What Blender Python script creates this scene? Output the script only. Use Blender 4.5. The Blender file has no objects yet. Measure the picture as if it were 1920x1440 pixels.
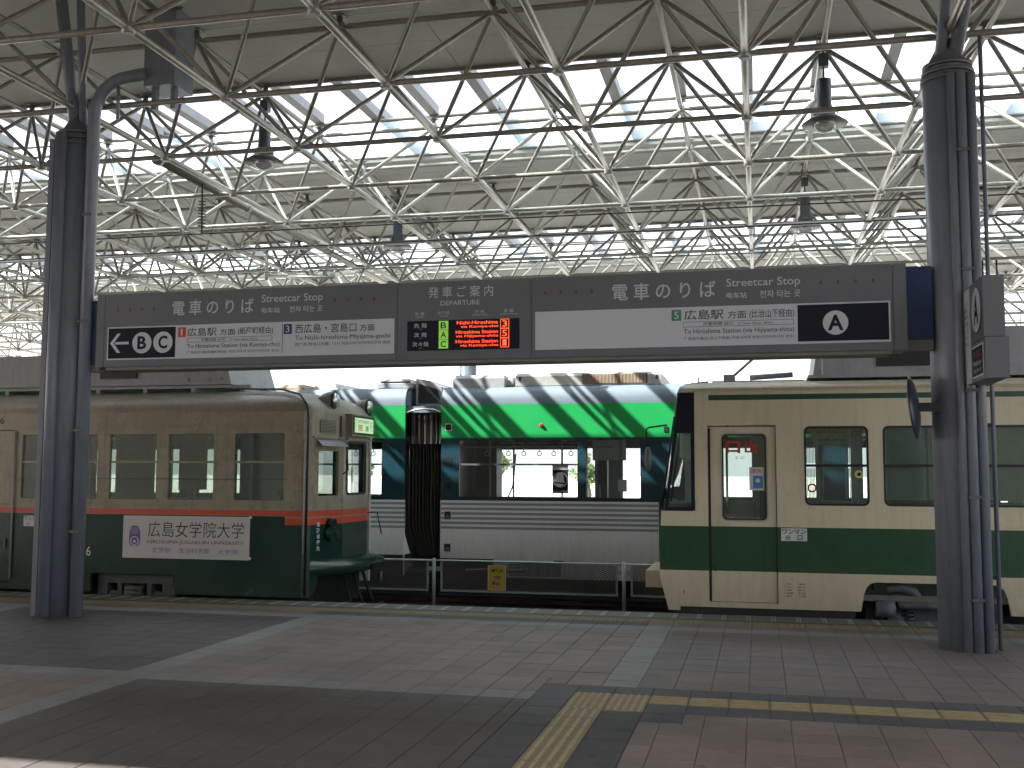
import bpy, math, random
from mathutils import Vector, Matrix
random.seed(7)
C = bpy.context.scene
COL = C.collection
# ------------------------------------------------------------------ camera, light, exposure
CAM = Vector((0, 0, 1.55)); FPX = 1989.4; YAW, PITCH, ROLL = .2287, .0850, .0034
fwd = Vector((-math.sin(YAW)*math.cos(PITCH), math.cos(YAW)*math.cos(PITCH), math.sin(PITCH)))
rgt = Vector((math.cos(YAW), math.sin(YAW), 0)); upv = rgt.cross(fwd)
r2 = math.cos(ROLL)*rgt+math.sin(ROLL)*upv; u2 = -math.sin(ROLL)*rgt+math.cos(ROLL)*upv
cam = bpy.data.objects.new('camera', bpy.data.cameras.new('camera')); COL.objects.link(cam)
cam.data.sensor_width = 36; cam.data.lens = FPX/1920*36; cam.data.clip_end = 4000; cam.data.clip_start = .05
cam.matrix_world = Matrix.Translation(CAM) @ Matrix((r2, u2, -fwd)).transposed().to_4x4()
C.camera = cam
W = bpy.data.worlds.new('World'); C.world = W; W.use_nodes = True
nt = W.node_tree; nt.nodes.clear()
sky = nt.nodes.new('ShaderNodeTexSky'); sky.sky_type = 'NISHITA'; sky.sun_disc = False
SUN = Vector((1.0, .43, -1.0)).normalized()            # the way the light travels
sky.sun_elevation = math.asin(-SUN.z); sky.sun_rotation = math.atan2(-SUN.x, -SUN.y)
sky.air_density = 1.3; sky.dust_density = 5
bg = nt.nodes.new('ShaderNodeBackground'); bg.inputs[1].default_value = .15
wo = nt.nodes.new('ShaderNodeOutputWorld')
hz = nt.nodes.new('ShaderNodeMix'); hz.data_type = 'RGBA'; hz.inputs[0].default_value = .72; hz.inputs[7].default_value = (2.75, 2.85, 3.0, 1)   # an even, hazy white sky
nt.links.new(sky.outputs[0], hz.inputs[6]); nt.links.new(hz.outputs[2], bg.inputs[0]); nt.links.new(bg.outputs[0], wo.inputs[0])
sl = bpy.data.lights.new('sun', 'SUN'); sl.energy = 5.0; sl.angle = math.radians(.53); sl.color = (1, .96, .90)
so = bpy.data.objects.new('sun', sl); COL.objects.link(so)
so.rotation_euler = SUN.to_track_quat('-Z', 'Y').to_euler(); so.location = (-20, -10, 30)
C.view_settings.view_transform = 'Standard'; C.view_settings.look = 'None'
C.view_settings.exposure = 2.42; C.view_settings.gamma = 1; C.view_settings.use_curve_mapping = False
try:
    C.cycles.max_bounces = 10; C.cycles.diffuse_bounces = 5; C.cycles.glossy_bounces = 4
    C.cycles.transparent_max_bounces = 24; C.cycles.transmission_bounces = 6
    C.cycles.sample_clamp_indirect = 8; C.cycles.use_denoising = True
except Exception: pass

# ------------------------------------------------------------------ materials
MAT = {}
def mat(name, col, rough=.6, metal=0., var=.12, scale=6., bump=.0, spec=.5, streak=0., emit=None, estr=0., tile=None, dirt=0., skirt=0.):
    if name in MAT: return MAT[name]
    m = bpy.data.materials.new(name); m.use_nodes = True; n = m.node_tree; N = n.nodes; Lk = n.links
    b = N['Principled BSDF']; b.inputs['Roughness'].default_value = rough; b.inputs['Metallic'].default_value = metal
    b.inputs['Specular IOR Level'].default_value = spec
    geo = N.new('ShaderNodeNewGeometry')
    nz = N.new('ShaderNodeTexNoise'); nz.inputs['Scale'].default_value = scale; nz.inputs['Detail'].default_value = 6
    nz.inputs['Roughness'].default_value = .65
    Lk.new(geo.outputs['Position'], nz.inputs['Vector'])
    mr = N.new('ShaderNodeMapRange'); mr.inputs[1].default_value = .3; mr.inputs[2].default_value = .7
    mr.inputs[3].default_value = 1-var; mr.inputs[4].default_value = 1+var
    Lk.new(nz.outputs[0], mr.inputs[0])
    fac = mr.outputs[0]
    def mul(a, bb):
        x = N.new('ShaderNodeMath'); x.operation = 'MULTIPLY'; Lk.new(a, x.inputs[0]); Lk.new(bb, x.inputs[1]); return x.outputs[0]
    if streak:
        mp = N.new('ShaderNodeMapping'); mp.inputs['Scale'].default_value = (9, 9, .7); Lk.new(geo.outputs['Position'], mp.inputs[0])
        n2 = N.new('ShaderNodeTexNoise'); n2.inputs['Scale'].default_value = 2.2; n2.inputs['Detail'].default_value = 7; Lk.new(mp.outputs[0], n2.inputs[0])
        m2 = N.new('ShaderNodeMapRange'); m2.inputs[1].default_value = .5; m2.inputs[2].default_value = .78
        m2.inputs[3].default_value = 1; m2.inputs[4].default_value = 1-streak; Lk.new(n2.outputs[0], m2.inputs[0])
        fac = mul(fac, m2.outputs[0])
    if tile:
        sp = N.new('ShaderNodeVectorMath'); sp.operation = 'SUBTRACT'; sp.inputs[1].default_value = (tile[0], tile[1], 0); Lk.new(geo.outputs['Position'], sp.inputs[0])
        dv = N.new('ShaderNodeVectorMath'); dv.operation = 'DIVIDE'; dv.inputs[1].default_value = (tile[2], tile[3], 1); Lk.new(sp.outputs[0], dv.inputs[0])
        fl = N.new('ShaderNodeVectorMath'); fl.operation = 'FLOOR'; Lk.new(dv.outputs[0], fl.inputs[0])
        wn = N.new('ShaderNodeTexWhiteNoise'); wn.noise_dimensions = '2D'; Lk.new(fl.outputs[0], wn.inputs['Vector'])
        m3 = N.new('ShaderNodeMapRange'); m3.inputs[3].default_value = 1-tile[4]; m3.inputs[4].default_value = 1+tile[4]; Lk.new(wn.outputs['Value'], m3.inputs[0])
        fac = mul(fac, m3.outputs[0])
        n4 = N.new('ShaderNodeTexNoise'); n4.inputs['Scale'].default_value = 1.1; n4.inputs['Detail'].default_value = 8; n4.inputs['Roughness'].default_value = .7; Lk.new(geo.outputs['Position'], n4.inputs['Vector'])
        m4 = N.new('ShaderNodeMapRange'); m4.inputs[1].default_value = .35; m4.inputs[2].default_value = .65; m4.inputs[3].default_value = .78; m4.inputs[4].default_value = 1.15; Lk.new(n4.outputs[0], m4.inputs[0])
        fac = mul(fac, m4.outputs[0])
    if tile:
        vo = N.new('ShaderNodeTexVoronoi'); vo.inputs['Scale'].default_value = 2.1; Lk.new(geo.outputs['Position'], vo.inputs['Vector'])
        mv = N.new('ShaderNodeMapRange'); mv.inputs[1].default_value = .045; mv.inputs[2].default_value = .085; mv.inputs[3].default_value = .5; mv.inputs[4].default_value = 1; Lk.new(vo.outputs['Distance'], mv.inputs[0])
        fac = mul(fac, mv.outputs[0])
    mx = N.new('ShaderNodeVectorMath'); mx.operation = 'SCALE'; mx.inputs[0].default_value = col; Lk.new(fac, mx.inputs['Scale'])
    colout = mx.outputs[0]
    if dirt:
        n5 = N.new('ShaderNodeTexNoise'); n5.inputs['Scale'].default_value = 14; n5.inputs['Detail'].default_value = 9; Lk.new(geo.outputs['Position'], n5.inputs['Vector'])
        m5 = N.new('ShaderNodeMapRange'); m5.inputs[1].default_value = .55; m5.inputs[2].default_value = .75; m5.inputs[3].default_value = 0; m5.inputs[4].default_value = dirt; Lk.new(n5.outputs[0], m5.inputs[0])
        mm = N.new('ShaderNodeMix'); mm.data_type = 'RGBA'; Lk.new(m5.outputs[0], mm.inputs[0]); Lk.new(colout, mm.inputs[6]); mm.inputs[7].default_value = (.07, .055, .045, 1)
        colout = mm.outputs[2]
    if skirt:       # road dirt thrown up on the lowest part of the body
        sx = N.new('ShaderNodeSeparateXYZ'); Lk.new(geo.outputs['Position'], sx.inputs[0])
        ms = N.new('ShaderNodeMapRange'); ms.inputs[1].default_value = .0; ms.inputs[2].default_value = .62; ms.inputs[3].default_value = skirt*2; ms.inputs[4].default_value = 0; Lk.new(sx.outputs['Z'], ms.inputs[0])
        mp = N.new('ShaderNodeMapping'); mp.inputs['Scale'].default_value = (5, 5, 1.6); Lk.new(geo.outputs['Position'], mp.inputs[0])
        n6 = N.new('ShaderNodeTexNoise'); n6.inputs['Scale'].default_value = 1.7; n6.inputs['Detail'].default_value = 8; n6.inputs['Roughness'].default_value = .7; Lk.new(mp.outputs[0], n6.inputs[0])
        q = mul(ms.outputs[0], n6.outputs[0]); mm = N.new('ShaderNodeMix'); mm.data_type = 'RGBA'; Lk.new(q, mm.inputs[0]); Lk.new(colout, mm.inputs[6]); mm.inputs[7].default_value = (.13, .105, .08, 1); colout = mm.outputs[2]
    Lk.new(colout, b.inputs['Base Color'])
    rr = N.new('ShaderNodeMapRange'); rr.inputs[3].default_value = max(0, rough-.1); rr.inputs[4].default_value = min(1, rough+.1)
    Lk.new(nz.outputs[0], rr.inputs[0]); Lk.new(rr.outputs[0], b.inputs['Roughness'])
    if bump:
        bp = N.new('ShaderNodeBump'); bp.inputs['Strength'].default_value = bump; bp.inputs['Distance'].default_value = .01
        nb = N.new('ShaderNodeTexNoise'); nb.inputs['Scale'].default_value = scale*5; nb.inputs['Detail'].default_value = 5; Lk.new(geo.outputs['Position'], nb.inputs['Vector'])
        Lk.new(nb.outputs[0], bp.inputs['Height']); Lk.new(bp.outputs[0], b.inputs['Normal'])
    if emit:
        b.inputs['Emission Color'].default_value = (*emit, 1); b.inputs['Emission Strength'].default_value = estr
    MAT[name] = m; return m
def glassmat(name, tint=(.9, .95, .93), refl=.10, rough=.02, haze=0., top=.8):
    m = bpy.data.materials.new(name); m.use_nodes = True; n = m.node_tree; N = n.nodes; N.clear(); Lk = n.links
    o = N.new('ShaderNodeOutputMaterial'); t = N.new('ShaderNodeBsdfTransparent'); t.inputs[0].default_value = (*tint, 1)
    g = N.new('ShaderNodeBsdfGlossy'); g.inputs['Roughness'].default_value = rough
    lw = N.new('ShaderNodeLayerWeight'); lw.inputs[0].default_value = .35
    mr = N.new('ShaderNodeMapRange'); mr.inputs[3].default_value = refl; mr.inputs[4].default_value = top; Lk.new(lw.outputs['Fresnel'], mr.inputs[0])
    mx = N.new('ShaderNodeMixShader'); Lk.new(mr.outputs[0], mx.inputs[0]); Lk.new(t.outputs[0], mx.inputs[1]); Lk.new(g.outputs[0], mx.inputs[2])
    out = mx.outputs[0]
    if haze:
        d = N.new('ShaderNodeBsdfDiffuse'); d.inputs[0].default_value = (.6, .62, .58, 1)
        m2 = N.new('ShaderNodeMixShader'); m2.inputs[0].default_value = haze; Lk.new(out, m2.inputs[1]); Lk.new(d.outputs[0], m2.inputs[2]); out = m2.outputs[0]
    Lk.new(out, o.inputs[0]); MAT[name] = m; return m
def frosted(name):
    m = bpy.data.materials.new(name); m.use_nodes = True; n = m.node_tree; N = n.nodes; N.clear(); Lk = n.links
    o = N.new('ShaderNodeOutputMaterial'); t = N.new('ShaderNodeBsdfTransparent'); t.inputs[0].default_value = (.86, .92, .95, 1)
    g = N.new('ShaderNodeBsdfTranslucent'); g.inputs[0].default_value = (.80, .88, .92, 1)
    mx = N.new('ShaderNodeMixShader'); mx.inputs[0].default_value = .38
    Lk.new(t.outputs[0], mx.inputs[1]); Lk.new(g.outputs[0], mx.inputs[2]); Lk.new(mx.outputs[0], o.inputs[0]); MAT[name] = m; return m

M_truss = mat('cream_painted_steel', (.275, .262, .225), .36, metal=.35, var=.08, streak=.18, dirt=.35)
M_node = mat('steel_node', (.25, .25, .24), .4, metal=.35, dirt=.4)
M_ceil = mat('ceiling_board', (.47, .45, .405), .75, var=.06, scale=1.5, streak=.12)
M_ceilgap = mat('ceiling_gap', (.16, .15, .13), .9)
M_raft = mat('rafter_metal', (.30, .30, .31), .5)
M_froz = frosted('frosted_roof_glass')
M_clear = glassmat('clear_roof_glass', (.96, .98, .99), .03, top=.15)
M_col = mat('blue_grey_column_paint', (.175, .195, .238), .40, var=.10, scale=3, streak=.25, bump=.05)
M_coll = mat('column_collar', (.10, .10, .11), .4)
M_sign = mat('sign_grey', (.125, .133, .148), .40, var=.05, scale=2)
M_signu = mat('sign_underside', (.16, .155, .14), .5)
M_white = mat('sign_white', (.50, .525, .57), .4, var=.03, scale=2)
M_navy = mat('sign_navy', (.012, .014, .026), .65, var=.05, spec=.2)
M_grylet = mat('sign_letter_grey', (.50, .51, .52), .5, var=.02)
M_black = mat('black_ink', (.012, .012, .015), .6, var=.02)
M_red = mat('sign_red', (.50, .045, .03), .5, var=.02)
M_blue = mat('sign_blue', (.02, .035, .14), .5, var=.02)
M_green5 = mat('sign_green', (.04, .22, .11), .5, var=.02)
M_brack = mat('bracket_blue', (.010, .028, .105), .35, var=.08)
M_led = mat('led_red', (.3, .02, .01), .5, emit=(1, .07, .02), estr=.55)
M_ledg = mat('led_green', (.05, .12, .01), .5, emit=(.24, .55, .06), estr=.15)
M_redmark = mat('dim_red_mark', (.22, .02, .02), .5)
M_cream = mat('tram_cream', (.60, .54, .385), .30, var=.06, scale=1.3, streak=.14, bump=.05, skirt=.35, dirt=.08)
M_dgreen = mat('tram_dark_green', (.020, .072, .036), .33, var=.10, scale=1.5, streak=.15, bump=.05, skirt=.3, dirt=.15)
M_stripe = mat('tram_stripe_green', (.02, .075, .05), .35)
M_tan = mat('old_tram_tan', (.285, .25, .18), .28, var=.10, scale=1.6, streak=.28, bump=.06, dirt=.25)
M_oldg = mat('old_tram_green', (.006, .036, .027), .24, var=.18, scale=1.4, streak=.2, bump=.10, skirt=.18, dirt=.08)
M_orange = mat('old_tram_orange', (.50, .07, .035), .35, var=.08)
M_roofold = mat('old_roof', (.25, .225, .18), .42, var=.14, scale=1.8, streak=.2, dirt=.4)
M_rub = mat('black_rubber', (.012, .012, .014), .5, bump=.1)
M_chrome = mat('bright_metal', (.6, .6, .6), .25, metal=.9)
M_dark = mat('underframe_dark', (.02, .021, .022), .7, var=.3, bump=.3)
M_bogie = mat('bogie_grey', (.085, .092, .11), .55, var=.25, scale=9, bump=.3, dirt=.5)
M_bogieold = mat('old_bogie_grey', (.055, .055, .052), .6, var=.3, scale=9, bump=.4, dirt=.6)
M_rust = mat('rust_rail', (.10, .065, .045), .5, var=.3)
M_teal = mat('new_tram_teal', (.012, .045, .062), .22, var=.06)
M_gblue = mat('new_tram_roof_grey', (.125, .16, .195), .6, var=.05)
M_gren = mat('new_tram_green', (.014, .30, .075), .32, var=.05, scale=1.2)
M_gwhite = mat('new_tram_white', (.78, .78, .77), .35, var=.06, scale=1.2, streak=.10, skirt=.5)
M_gstrp = mat('new_tram_grey_stripe', (.27, .29, .32), .4, var=.04)
M_acbox = mat('roof_unit_grey', (.30, .31, .33), .45, var=.08, streak=.15, dirt=.2)
M_aclite = mat('roof_unit_light', (.33, .325, .30), .5, var=.08, dirt=.2)
M_louv = mat('louvre_brown', (.30, .22, .15), .5)
M_bell = mat('bellows_rubber', (.035, .029, .025), .38, var=.3, scale=5, bump=.15)
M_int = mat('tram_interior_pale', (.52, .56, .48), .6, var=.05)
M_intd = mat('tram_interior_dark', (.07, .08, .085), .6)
M_seat = mat('seat_green', (.03, .09, .08), .8)
M_floor = mat('tram_floor', (.12, .11, .10), .7)
M_curt = mat('roller_blind', (.50, .53, .46), .8, var=.1)
M_glass = glassmat('tram_glass', (.80, .86, .82), .10)
M_glass2 = glassmat('old_tram_glass', (.60, .67, .61), .14, haze=.09)
M_glassc = glassmat('light_glass', (.90, .93, .92), .05)
M_fence = mat('galvanised_fence', (.34, .38, .37), .45, metal=.2, var=.15)
M_mesh = mat('mesh_steel', (.16, .16, .15), .55)
M_yel = mat('warning_yellow', (.52, .38, .02), .5, var=.05)
M_beige = mat('warning_beige', (.5, .32, .12), .5)
M_bal = mat('track_ballast', (.035, .032, .030), .95, var=.5, scale=30, bump=1.0)
M_conc = mat('concrete', (.26, .25, .235), .85, var=.15, scale=2, bump=.2)
M_plaza = mat('sunny_plaza', (.42, .41, .38), .9, var=.08, scale=.5)
TX, TY, X0, Y0 = .265, .27, -1.16, 7.35
tp = (X0, Y0, TX, TY)
M_td = mat('tile_dark_brown', (.070, .060, .055), .62, var=.12, scale=22, bump=.25, tile=(*tp, .07), dirt=.2)
M_tpk = mat('tile_pink', (.178, .142, .126), .60, var=.12, scale=22, bump=.25, tile=(*tp, .12), dirt=.2)
M_tm = mat('tile_mauve', (.142, .118, .110), .60, var=.12, scale=22, bump=.25, tile=(*tp, .10), dirt=.2)
M_tl = mat('tile_light_grey', (.19, .192, .182), .6, var=.10, scale=22, bump=.25, tile=(*tp, .07), dirt=.2)
M_tb = mat('tile_charcoal', (.058, .055, .060), .6, var=.10, scale=22, bump=.25, tile=(*tp, .08))
M_ty = mat('tile_tactile_yellow', (.205, .162, .088), .55, var=.14, scale=16, bump=.2, dirt=.35)
M_tybar = mat('tactile_bar_light_yellow', (.33, .265, .14), .5, var=.14, scale=16, dirt=.2)  # bars and dots in a lighter yellow than the tile base
M_edge = mat('edge_stone_grey', (.13, .14, .13), .6, var=.12, scale=18, bump=.25)
M_pale = mat('grip_line', (.42, .41, .33), .7)
M_grout = mat('grout', (.060, .054, .050), .9)
M_leaf = mat('leaf_green', (.16, .24, .08), .7, var=.3, scale=3)
M_bark = mat('bark', (.12, .09, .07), .9)
M_bldg = mat('pale_building', (.62, .60, .57), .8)
M_lampg = mat('lamp_grey', (.085, .10, .11), .4)
M_lampd = mat('lamp_reflector', (.15, .15, .14), .35)
M_lens = glassmat('lamp_lens', (.8, .8, .78), .25)
M_wire = mat('wire_dark', (.03, .03, .03), .5)
M_purple = mat('emblem_purple', (.12, .08, .30), .6, var=.02)
M_adv = mat('advert_board', (.50, .47, .46), .45, var=.04)
M_dest = mat('destination_lit', (.30, .40, .25), .4, emit=(.55, .85, .45), estr=.13)
M_poster = mat('poster_blue', (.05, .22, .45), .5)
M_pwhite = mat('poster_white', (.6, .6, .6), .6)
M_map = mat('route_map', (.55, .56, .22), .6, var=.2, scale=20)

# ------------------------------------------------------------------ mesh helpers
class MB:
    def __init__(s): s.v = []; s.f = []; s.m = []; s.mats = []; s.sm = []
    def mi(s, m):
        if m is None: return 0
        if m not in s.mats: s.mats.append(m)
        return s.mats.index(m)
    def face(s, pts, m=None, sm=False):
        b = len(s.v); s.v += [tuple(p) for p in pts]; s.f.append(tuple(range(b, b+len(pts)))); s.m.append(s.mi(m)); s.sm.append(sm)
    def grid(s, rows, m=None, closed=True, sm=True, cap=False):
        b = len(s.v); n = len(rows[0])
        for r in rows: s.v += [tuple(p) for p in r]
        k = s.mi(m)
        for i in range(len(rows)-1):
            for j in range(n if closed else n-1):
                a = b+i*n+j; c = b+i*n+(j+1) % n
                s.f.append((a, c, c+n, a+n)); s.m.append(k); s.sm.append(sm)
        if cap:
            s.f.append(tuple(b+j for j in range(n))[::-1]); s.m.append(k); s.sm.append(False)
            s.f.append(tuple(b+(len(rows)-1)*n+j for j in range(n))); s.m.append(k); s.sm.append(False)
    def box(s, x0, x1, y0, y1, z0, z1, m=None, bev=0):
        if bev:
            b = bev
            r = [[(x0, y0, z0), (x1, y0, z0), (x1, y1, z0), (x0, y1, z0)], [(x0, y0, z1-b), (x1, y0, z1-b), (x1, y1, z1-b), (x0, y1, z1-b)],
                 [(x0+b, y0+b, z1), (x1-b, y0+b, z1), (x1-b, y1-b, z1), (x0+b, y1-b, z1)]]
            s.grid(r, m, sm=False, cap=True); return s
        P = [(x0, y0, z0), (x1, y0, z0), (x1, y1, z0), (x0, y1, z0), (x0, y0, z1), (x1, y0, z1), (x1, y1, z1), (x0, y1, z1)]
        b = len(s.v); s.v += P; k = s.mi(m)
        for f in ((0, 3, 2, 1), (4, 5, 6, 7), (0, 1, 5, 4), (1, 2, 6, 5), (2, 3, 7, 6), (3, 0, 4, 7)):
            s.f.append(tuple(b+i for i in f)); s.m.append(k); s.sm.append(False)
        return s
    def tube(s, pts, r, n=10, m=None, cap=True):
        pts = [Vector(p) for p in pts]; rr = r if isinstance(r, (list, tuple)) else [r]*len(pts)
        rows = []; ref = None
        for i, p in enumerate(pts):
            d = (pts[min(i+1, len(pts)-1)]-pts[max(i-1, 0)])
            if d.length < 1e-9: d = Vector((0, 0, 1))
            d.normalize()
            if ref is None: ref = Vector((0, 0, 1)) if abs(d.z) < .9 else Vector((1, 0, 0))
            a = d.cross(ref).normalized(); b = a.cross(d).normalized(); ref = b if abs(d.dot(b)) < .9 else ref
            rows.append([p+a*math.cos(t)*rr[i]+b*math.sin(t)*rr[i] for t in [2*math.pi*k/n for k in range(n)]])
        s.grid(rows, m, cap=cap); return s
    def ell(s, c, rx, ry, rz, n=14, k=8, m=None, a0=-90, a1=90):
        rows = []
        for i in range(k+1):
            t = math.radians(a0+(a1-a0)*i/k); w = math.cos(t)
            rows.append([(c[0]+rx*w*math.cos(2*math.pi*j/n), c[1]+ry*w*math.sin(2*math.pi*j/n), c[2]+rz*math.sin(t)) for j in range(n)])
        s.grid(rows, m); return s
    def mesh(s, name, base=(0, 0, 0), m=None):
        me = bpy.data.meshes.new(name); bx, by, bz = base
        me.from_pydata([(x-bx, y-by, z-bz) for x, y, z in s.v], [], s.f)
        if m is not None and not s.mats: me.materials.append(m)
        else:
            if m is not None: me.materials.append(m)
            for q in s.mats: me.materials.append(q)
        if s.mats and m is None: me.polygons.foreach_set('material_index', s.m)
        me.polygons.foreach_set('use_smooth', s.sm); me.update()
        return me
def thing(name, label, cat, loc, group=None):
    o = bpy.data.objects.new(name, None); COL.objects.link(o); o.location = loc; o.empty_display_size = .2
    o['label'] = label; o['category'] = cat
    if group: o['group'] = group
    return o
def base(p):
    b = Vector((0, 0, 0))
    while p is not None: b = b+p.location; p = p.parent
    return b
def part(name, mb, parent, m=None, label=None, kind=None):
    o = bpy.data.objects.new(name, mb.mesh(name, base(parent), m)); COL.objects.link(o)
    if parent is not None: o.parent = parent
    if label: o['label'] = label
    if kind: o['kind'] = kind
    return o
def inst(name, me, parent, loc, rot=None, label=None):
    o = bpy.data.objects.new(name, me); COL.objects.link(o); o.parent = parent
    b = base(parent); o.location = Vector(loc)-b
    if rot is not None: o.rotation_mode = 'QUATERNION'; o.rotation_quaternion = rot
    if label: o['label'] = label
    return o
def bx(name, parent, m, *a, **k): return part(name, MB().box(*a, **k), parent, m)
def pp(name, parent, m, pts, r, n=10, **k): return part(name, MB().tube(pts, r, n), parent, m, **k)
class Fr:      # a vertical face: u along, d outward, z up
    def __init__(s, a, b): s.o = Vector((a[0], a[1])); v = Vector((b[0]-a[0], b[1]-a[1])); s.len = v.length; s.t = v.normalized(); s.n = Vector((s.t.y, -s.t.x))
    def p(s, u, d, z): q = s.o+s.t*u+s.n*d; return (q.x, q.y, z)
def XF(y): return Fr((0, y), (1, y))
def slab(mb, F, u0, u1, z0, z1, d0, d1, m=None):
    q = [F.p(u, d, z) for z in (z0, z1) for (u, d) in ((u0, d1), (u1, d1), (u1, d0), (u0, d0))]
    b = len(mb.v); mb.v += q; k = mb.mi(m)
    for f in ((0, 3, 2, 1), (4, 5, 6, 7), (0, 1, 5, 4), (1, 2, 6, 5), (2, 3, 7, 6), (3, 0, 4, 7)):
        mb.f.append(tuple(b+i for i in f)); mb.m.append(k); mb.sm.append(False)
    return mb
def wall(mb, F, u0, u1, z0, z1, holes, bands, t=.05):
    us = sorted({u0, u1, *[x for h in holes for x in h[:2] if u0 < x < u1]})
    zs = sorted({z0, z1, *[x for h in holes for x in h[2:] if z0 < x < z1], *[b[0] for b in bands if z0 < b[0] < z1]})
    def solid(u, z): return u0 < u < u1 and z0 < z < z1 and not any(h[0] < u < h[1] and h[2] < z < h[3] for h in holes)
    def mt(z):
        r = bands[0][1]
        for zz, mm in bands:
            if z >= zz: r = mm
        return r
    for i in range(len(us)-1):
        for j in range(len(zs)-1):
            a, b, c, d = us[i], us[i+1], zs[j], zs[j+1]; uc, zc = (a+b)/2, (c+d)/2
            if not solid(uc, zc): continue
            k = mt(zc)
            mb.face([F.p(a, 0, c), F.p(b, 0, c), F.p(b, 0, d), F.p(a, 0, d)], k)
            mb.face([F.p(b, -t, c), F.p(a, -t, c), F.p(a, -t, d), F.p(b, -t, d)], M_int)
            if not solid(a-1e-4, zc): mb.face([F.p(a, -t, c), F.p(a, 0, c), F.p(a, 0, d), F.p(a, -t, d)], k)
            if not solid(b+1e-4, zc): mb.face([F.p(b, 0, c), F.p(b, -t, c), F.p(b, -t, d), F.p(b, 0, d)], k)
            if not solid(uc, c-1e-4): mb.face([F.p(a, -t, c), F.p(b, -t, c), F.p(b, 0, c), F.p(a, 0, c)], k)
            if not solid(uc, d+1e-4): mb.face([F.p(a, 0, d), F.p(b, 0, d), F.p(b, -t, d), F.p(a, -t, d)], k)
    return mb
def rrect(u0, u1, z0, z1, r, n=5):
    o = []
    for cx, cz, a in ((u1-r, z0+r, -90), (u1-r, z1-r, 0), (u0+r, z1-r, 90), (u0+r, z0+r, 180)):
        for k in range(n+1):
            t = math.radians(a+90*k/n); o.append((cx+r*math.cos(t), cz+r*math.sin(t)))
    return o
def ring(mb, F, u0, u1, z0, z1, w, r, d0, d1, square=False, m=None, n=5):
    inn = rrect(u0+w, u1-w, z0+w, z1-w, r, n)
    out = []
    if square:
        for cx, cz in ((u1, z0), (u1, z1), (u0, z1), (u0, z0)): out += [(cx, cz)]*(n+1)
    else: out = rrect(u0, u1, z0, z1, r+w, n)
    rows = [[F.p(u, d0, z) for u, z in out], [F.p(u, d1, z) for u, z in out], [F.p(u, d1, z) for u, z in inn], [F.p(u, d0, z) for u, z in inn]]
    mb.grid(rows, m, sm=False); return mb
def disc(mb, F, u, z, r, d, m=None, n=24):
    mb.face([F.p(u+r*math.cos(2*math.pi*k/n), d, z+r*math.sin(2*math.pi*k/n)) for k in range(n)], m); return mb
_tc = {}
def text(s, F, u0, u1, z0, z1, m, parent, d=.003, bold=0., name='lettering', keep=False, mirror=False):
    key = (s, bold)
    if key not in _tc:
        cu = bpy.data.curves.new('txt', 'FONT'); cu.body = s; cu.offset = bold; cu.resolution_u = 3
        cu.space_line = 1.0
        o = bpy.data.objects.new('txt', cu); COL.objects.link(o); bpy.context.view_layer.update()
        me = bpy.data.meshes.new_from_object(o.evaluated_get(bpy.context.evaluated_depsgraph_get()))
        vs = [tuple(v.co) for v in me.vertices]; fs = [tuple(p.vertices) for p in me.polygons]
        bpy.data.objects.remove(o); bpy.data.curves.remove(cu); bpy.data.meshes.remove(me); _tc[key] = (vs, fs)
    vs, fs = _tc[key]
    if not vs: return None
    ax, bx_ = min(v[0] for v in vs), max(v[0] for v in vs); ay, by = min(v[1] for v in vs), max(v[1] for v in vs)
    sx, sy = (u1-u0)/max(1e-6, bx_-ax), (z1-z0)/max(1e-6, by-ay)
    if keep: sx = sy = min(sx, sy)
    mb = MB(); k = mb.mi(m)
    mb.v = [F.p(u0+(v[0]-ax)*sx, d, z0+(v[1]-ay)*sy) for v in vs]; mb.f = list(fs); mb.m = [k]*len(fs); mb.sm = [False]*len(fs)
    return part(name, mb, parent)

# ------------------------------------------------------------------ ground, tracks, platforms
def struct(name, mb, m=None):
    o = part(name, mb, None, m); o['kind'] = 'structure'; return o
g = MB(); g.face([(-900, -600, -.5), (900, -600, -.5), (900, 1500, -.5), (-900, 1500, -.5)]); struct('ground', g, M_plaza)
struct('track_bed', MB().box(-60, 40, 12.24, 19.0, -.49, -.44), M_bal)
struct('far_platform', MB().box(-60, 40, 19.0, 30, -.5, -.02), mat('pale_platform', (.42, .41, .38), .8))
plat = struct('platform', MB().box(-60, 40, -14, 11.82, -.499, -.030), M_conc)
part('grout_bed', MB().box(-14, 6, 3.2, 12.16, -.029, -.006), plat, M_grout)
part('platform_edge_wall', MB().box(-60, 40, 11.83, 12.20, -.48, -.0305), plat, M_conc)
for i, ((a, b), (c, d)) in enumerate((((-60, -14), (-14, 12.2)), ((6, 40), (-14, 12.2)), ((-14, 6), (-14, 3.2)))):
    part('paving', MB().box(a, b, c, d, -.029, -.001), plat, M_tpk, kind='stuff')
for y in (12.84, 14.28, 16.2, 17.6):
    part('rail', MB().box(-60, 40, y-.035, y+.035, -.437, -.37), bpy.data.objects['track_bed'], M_rust)

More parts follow.
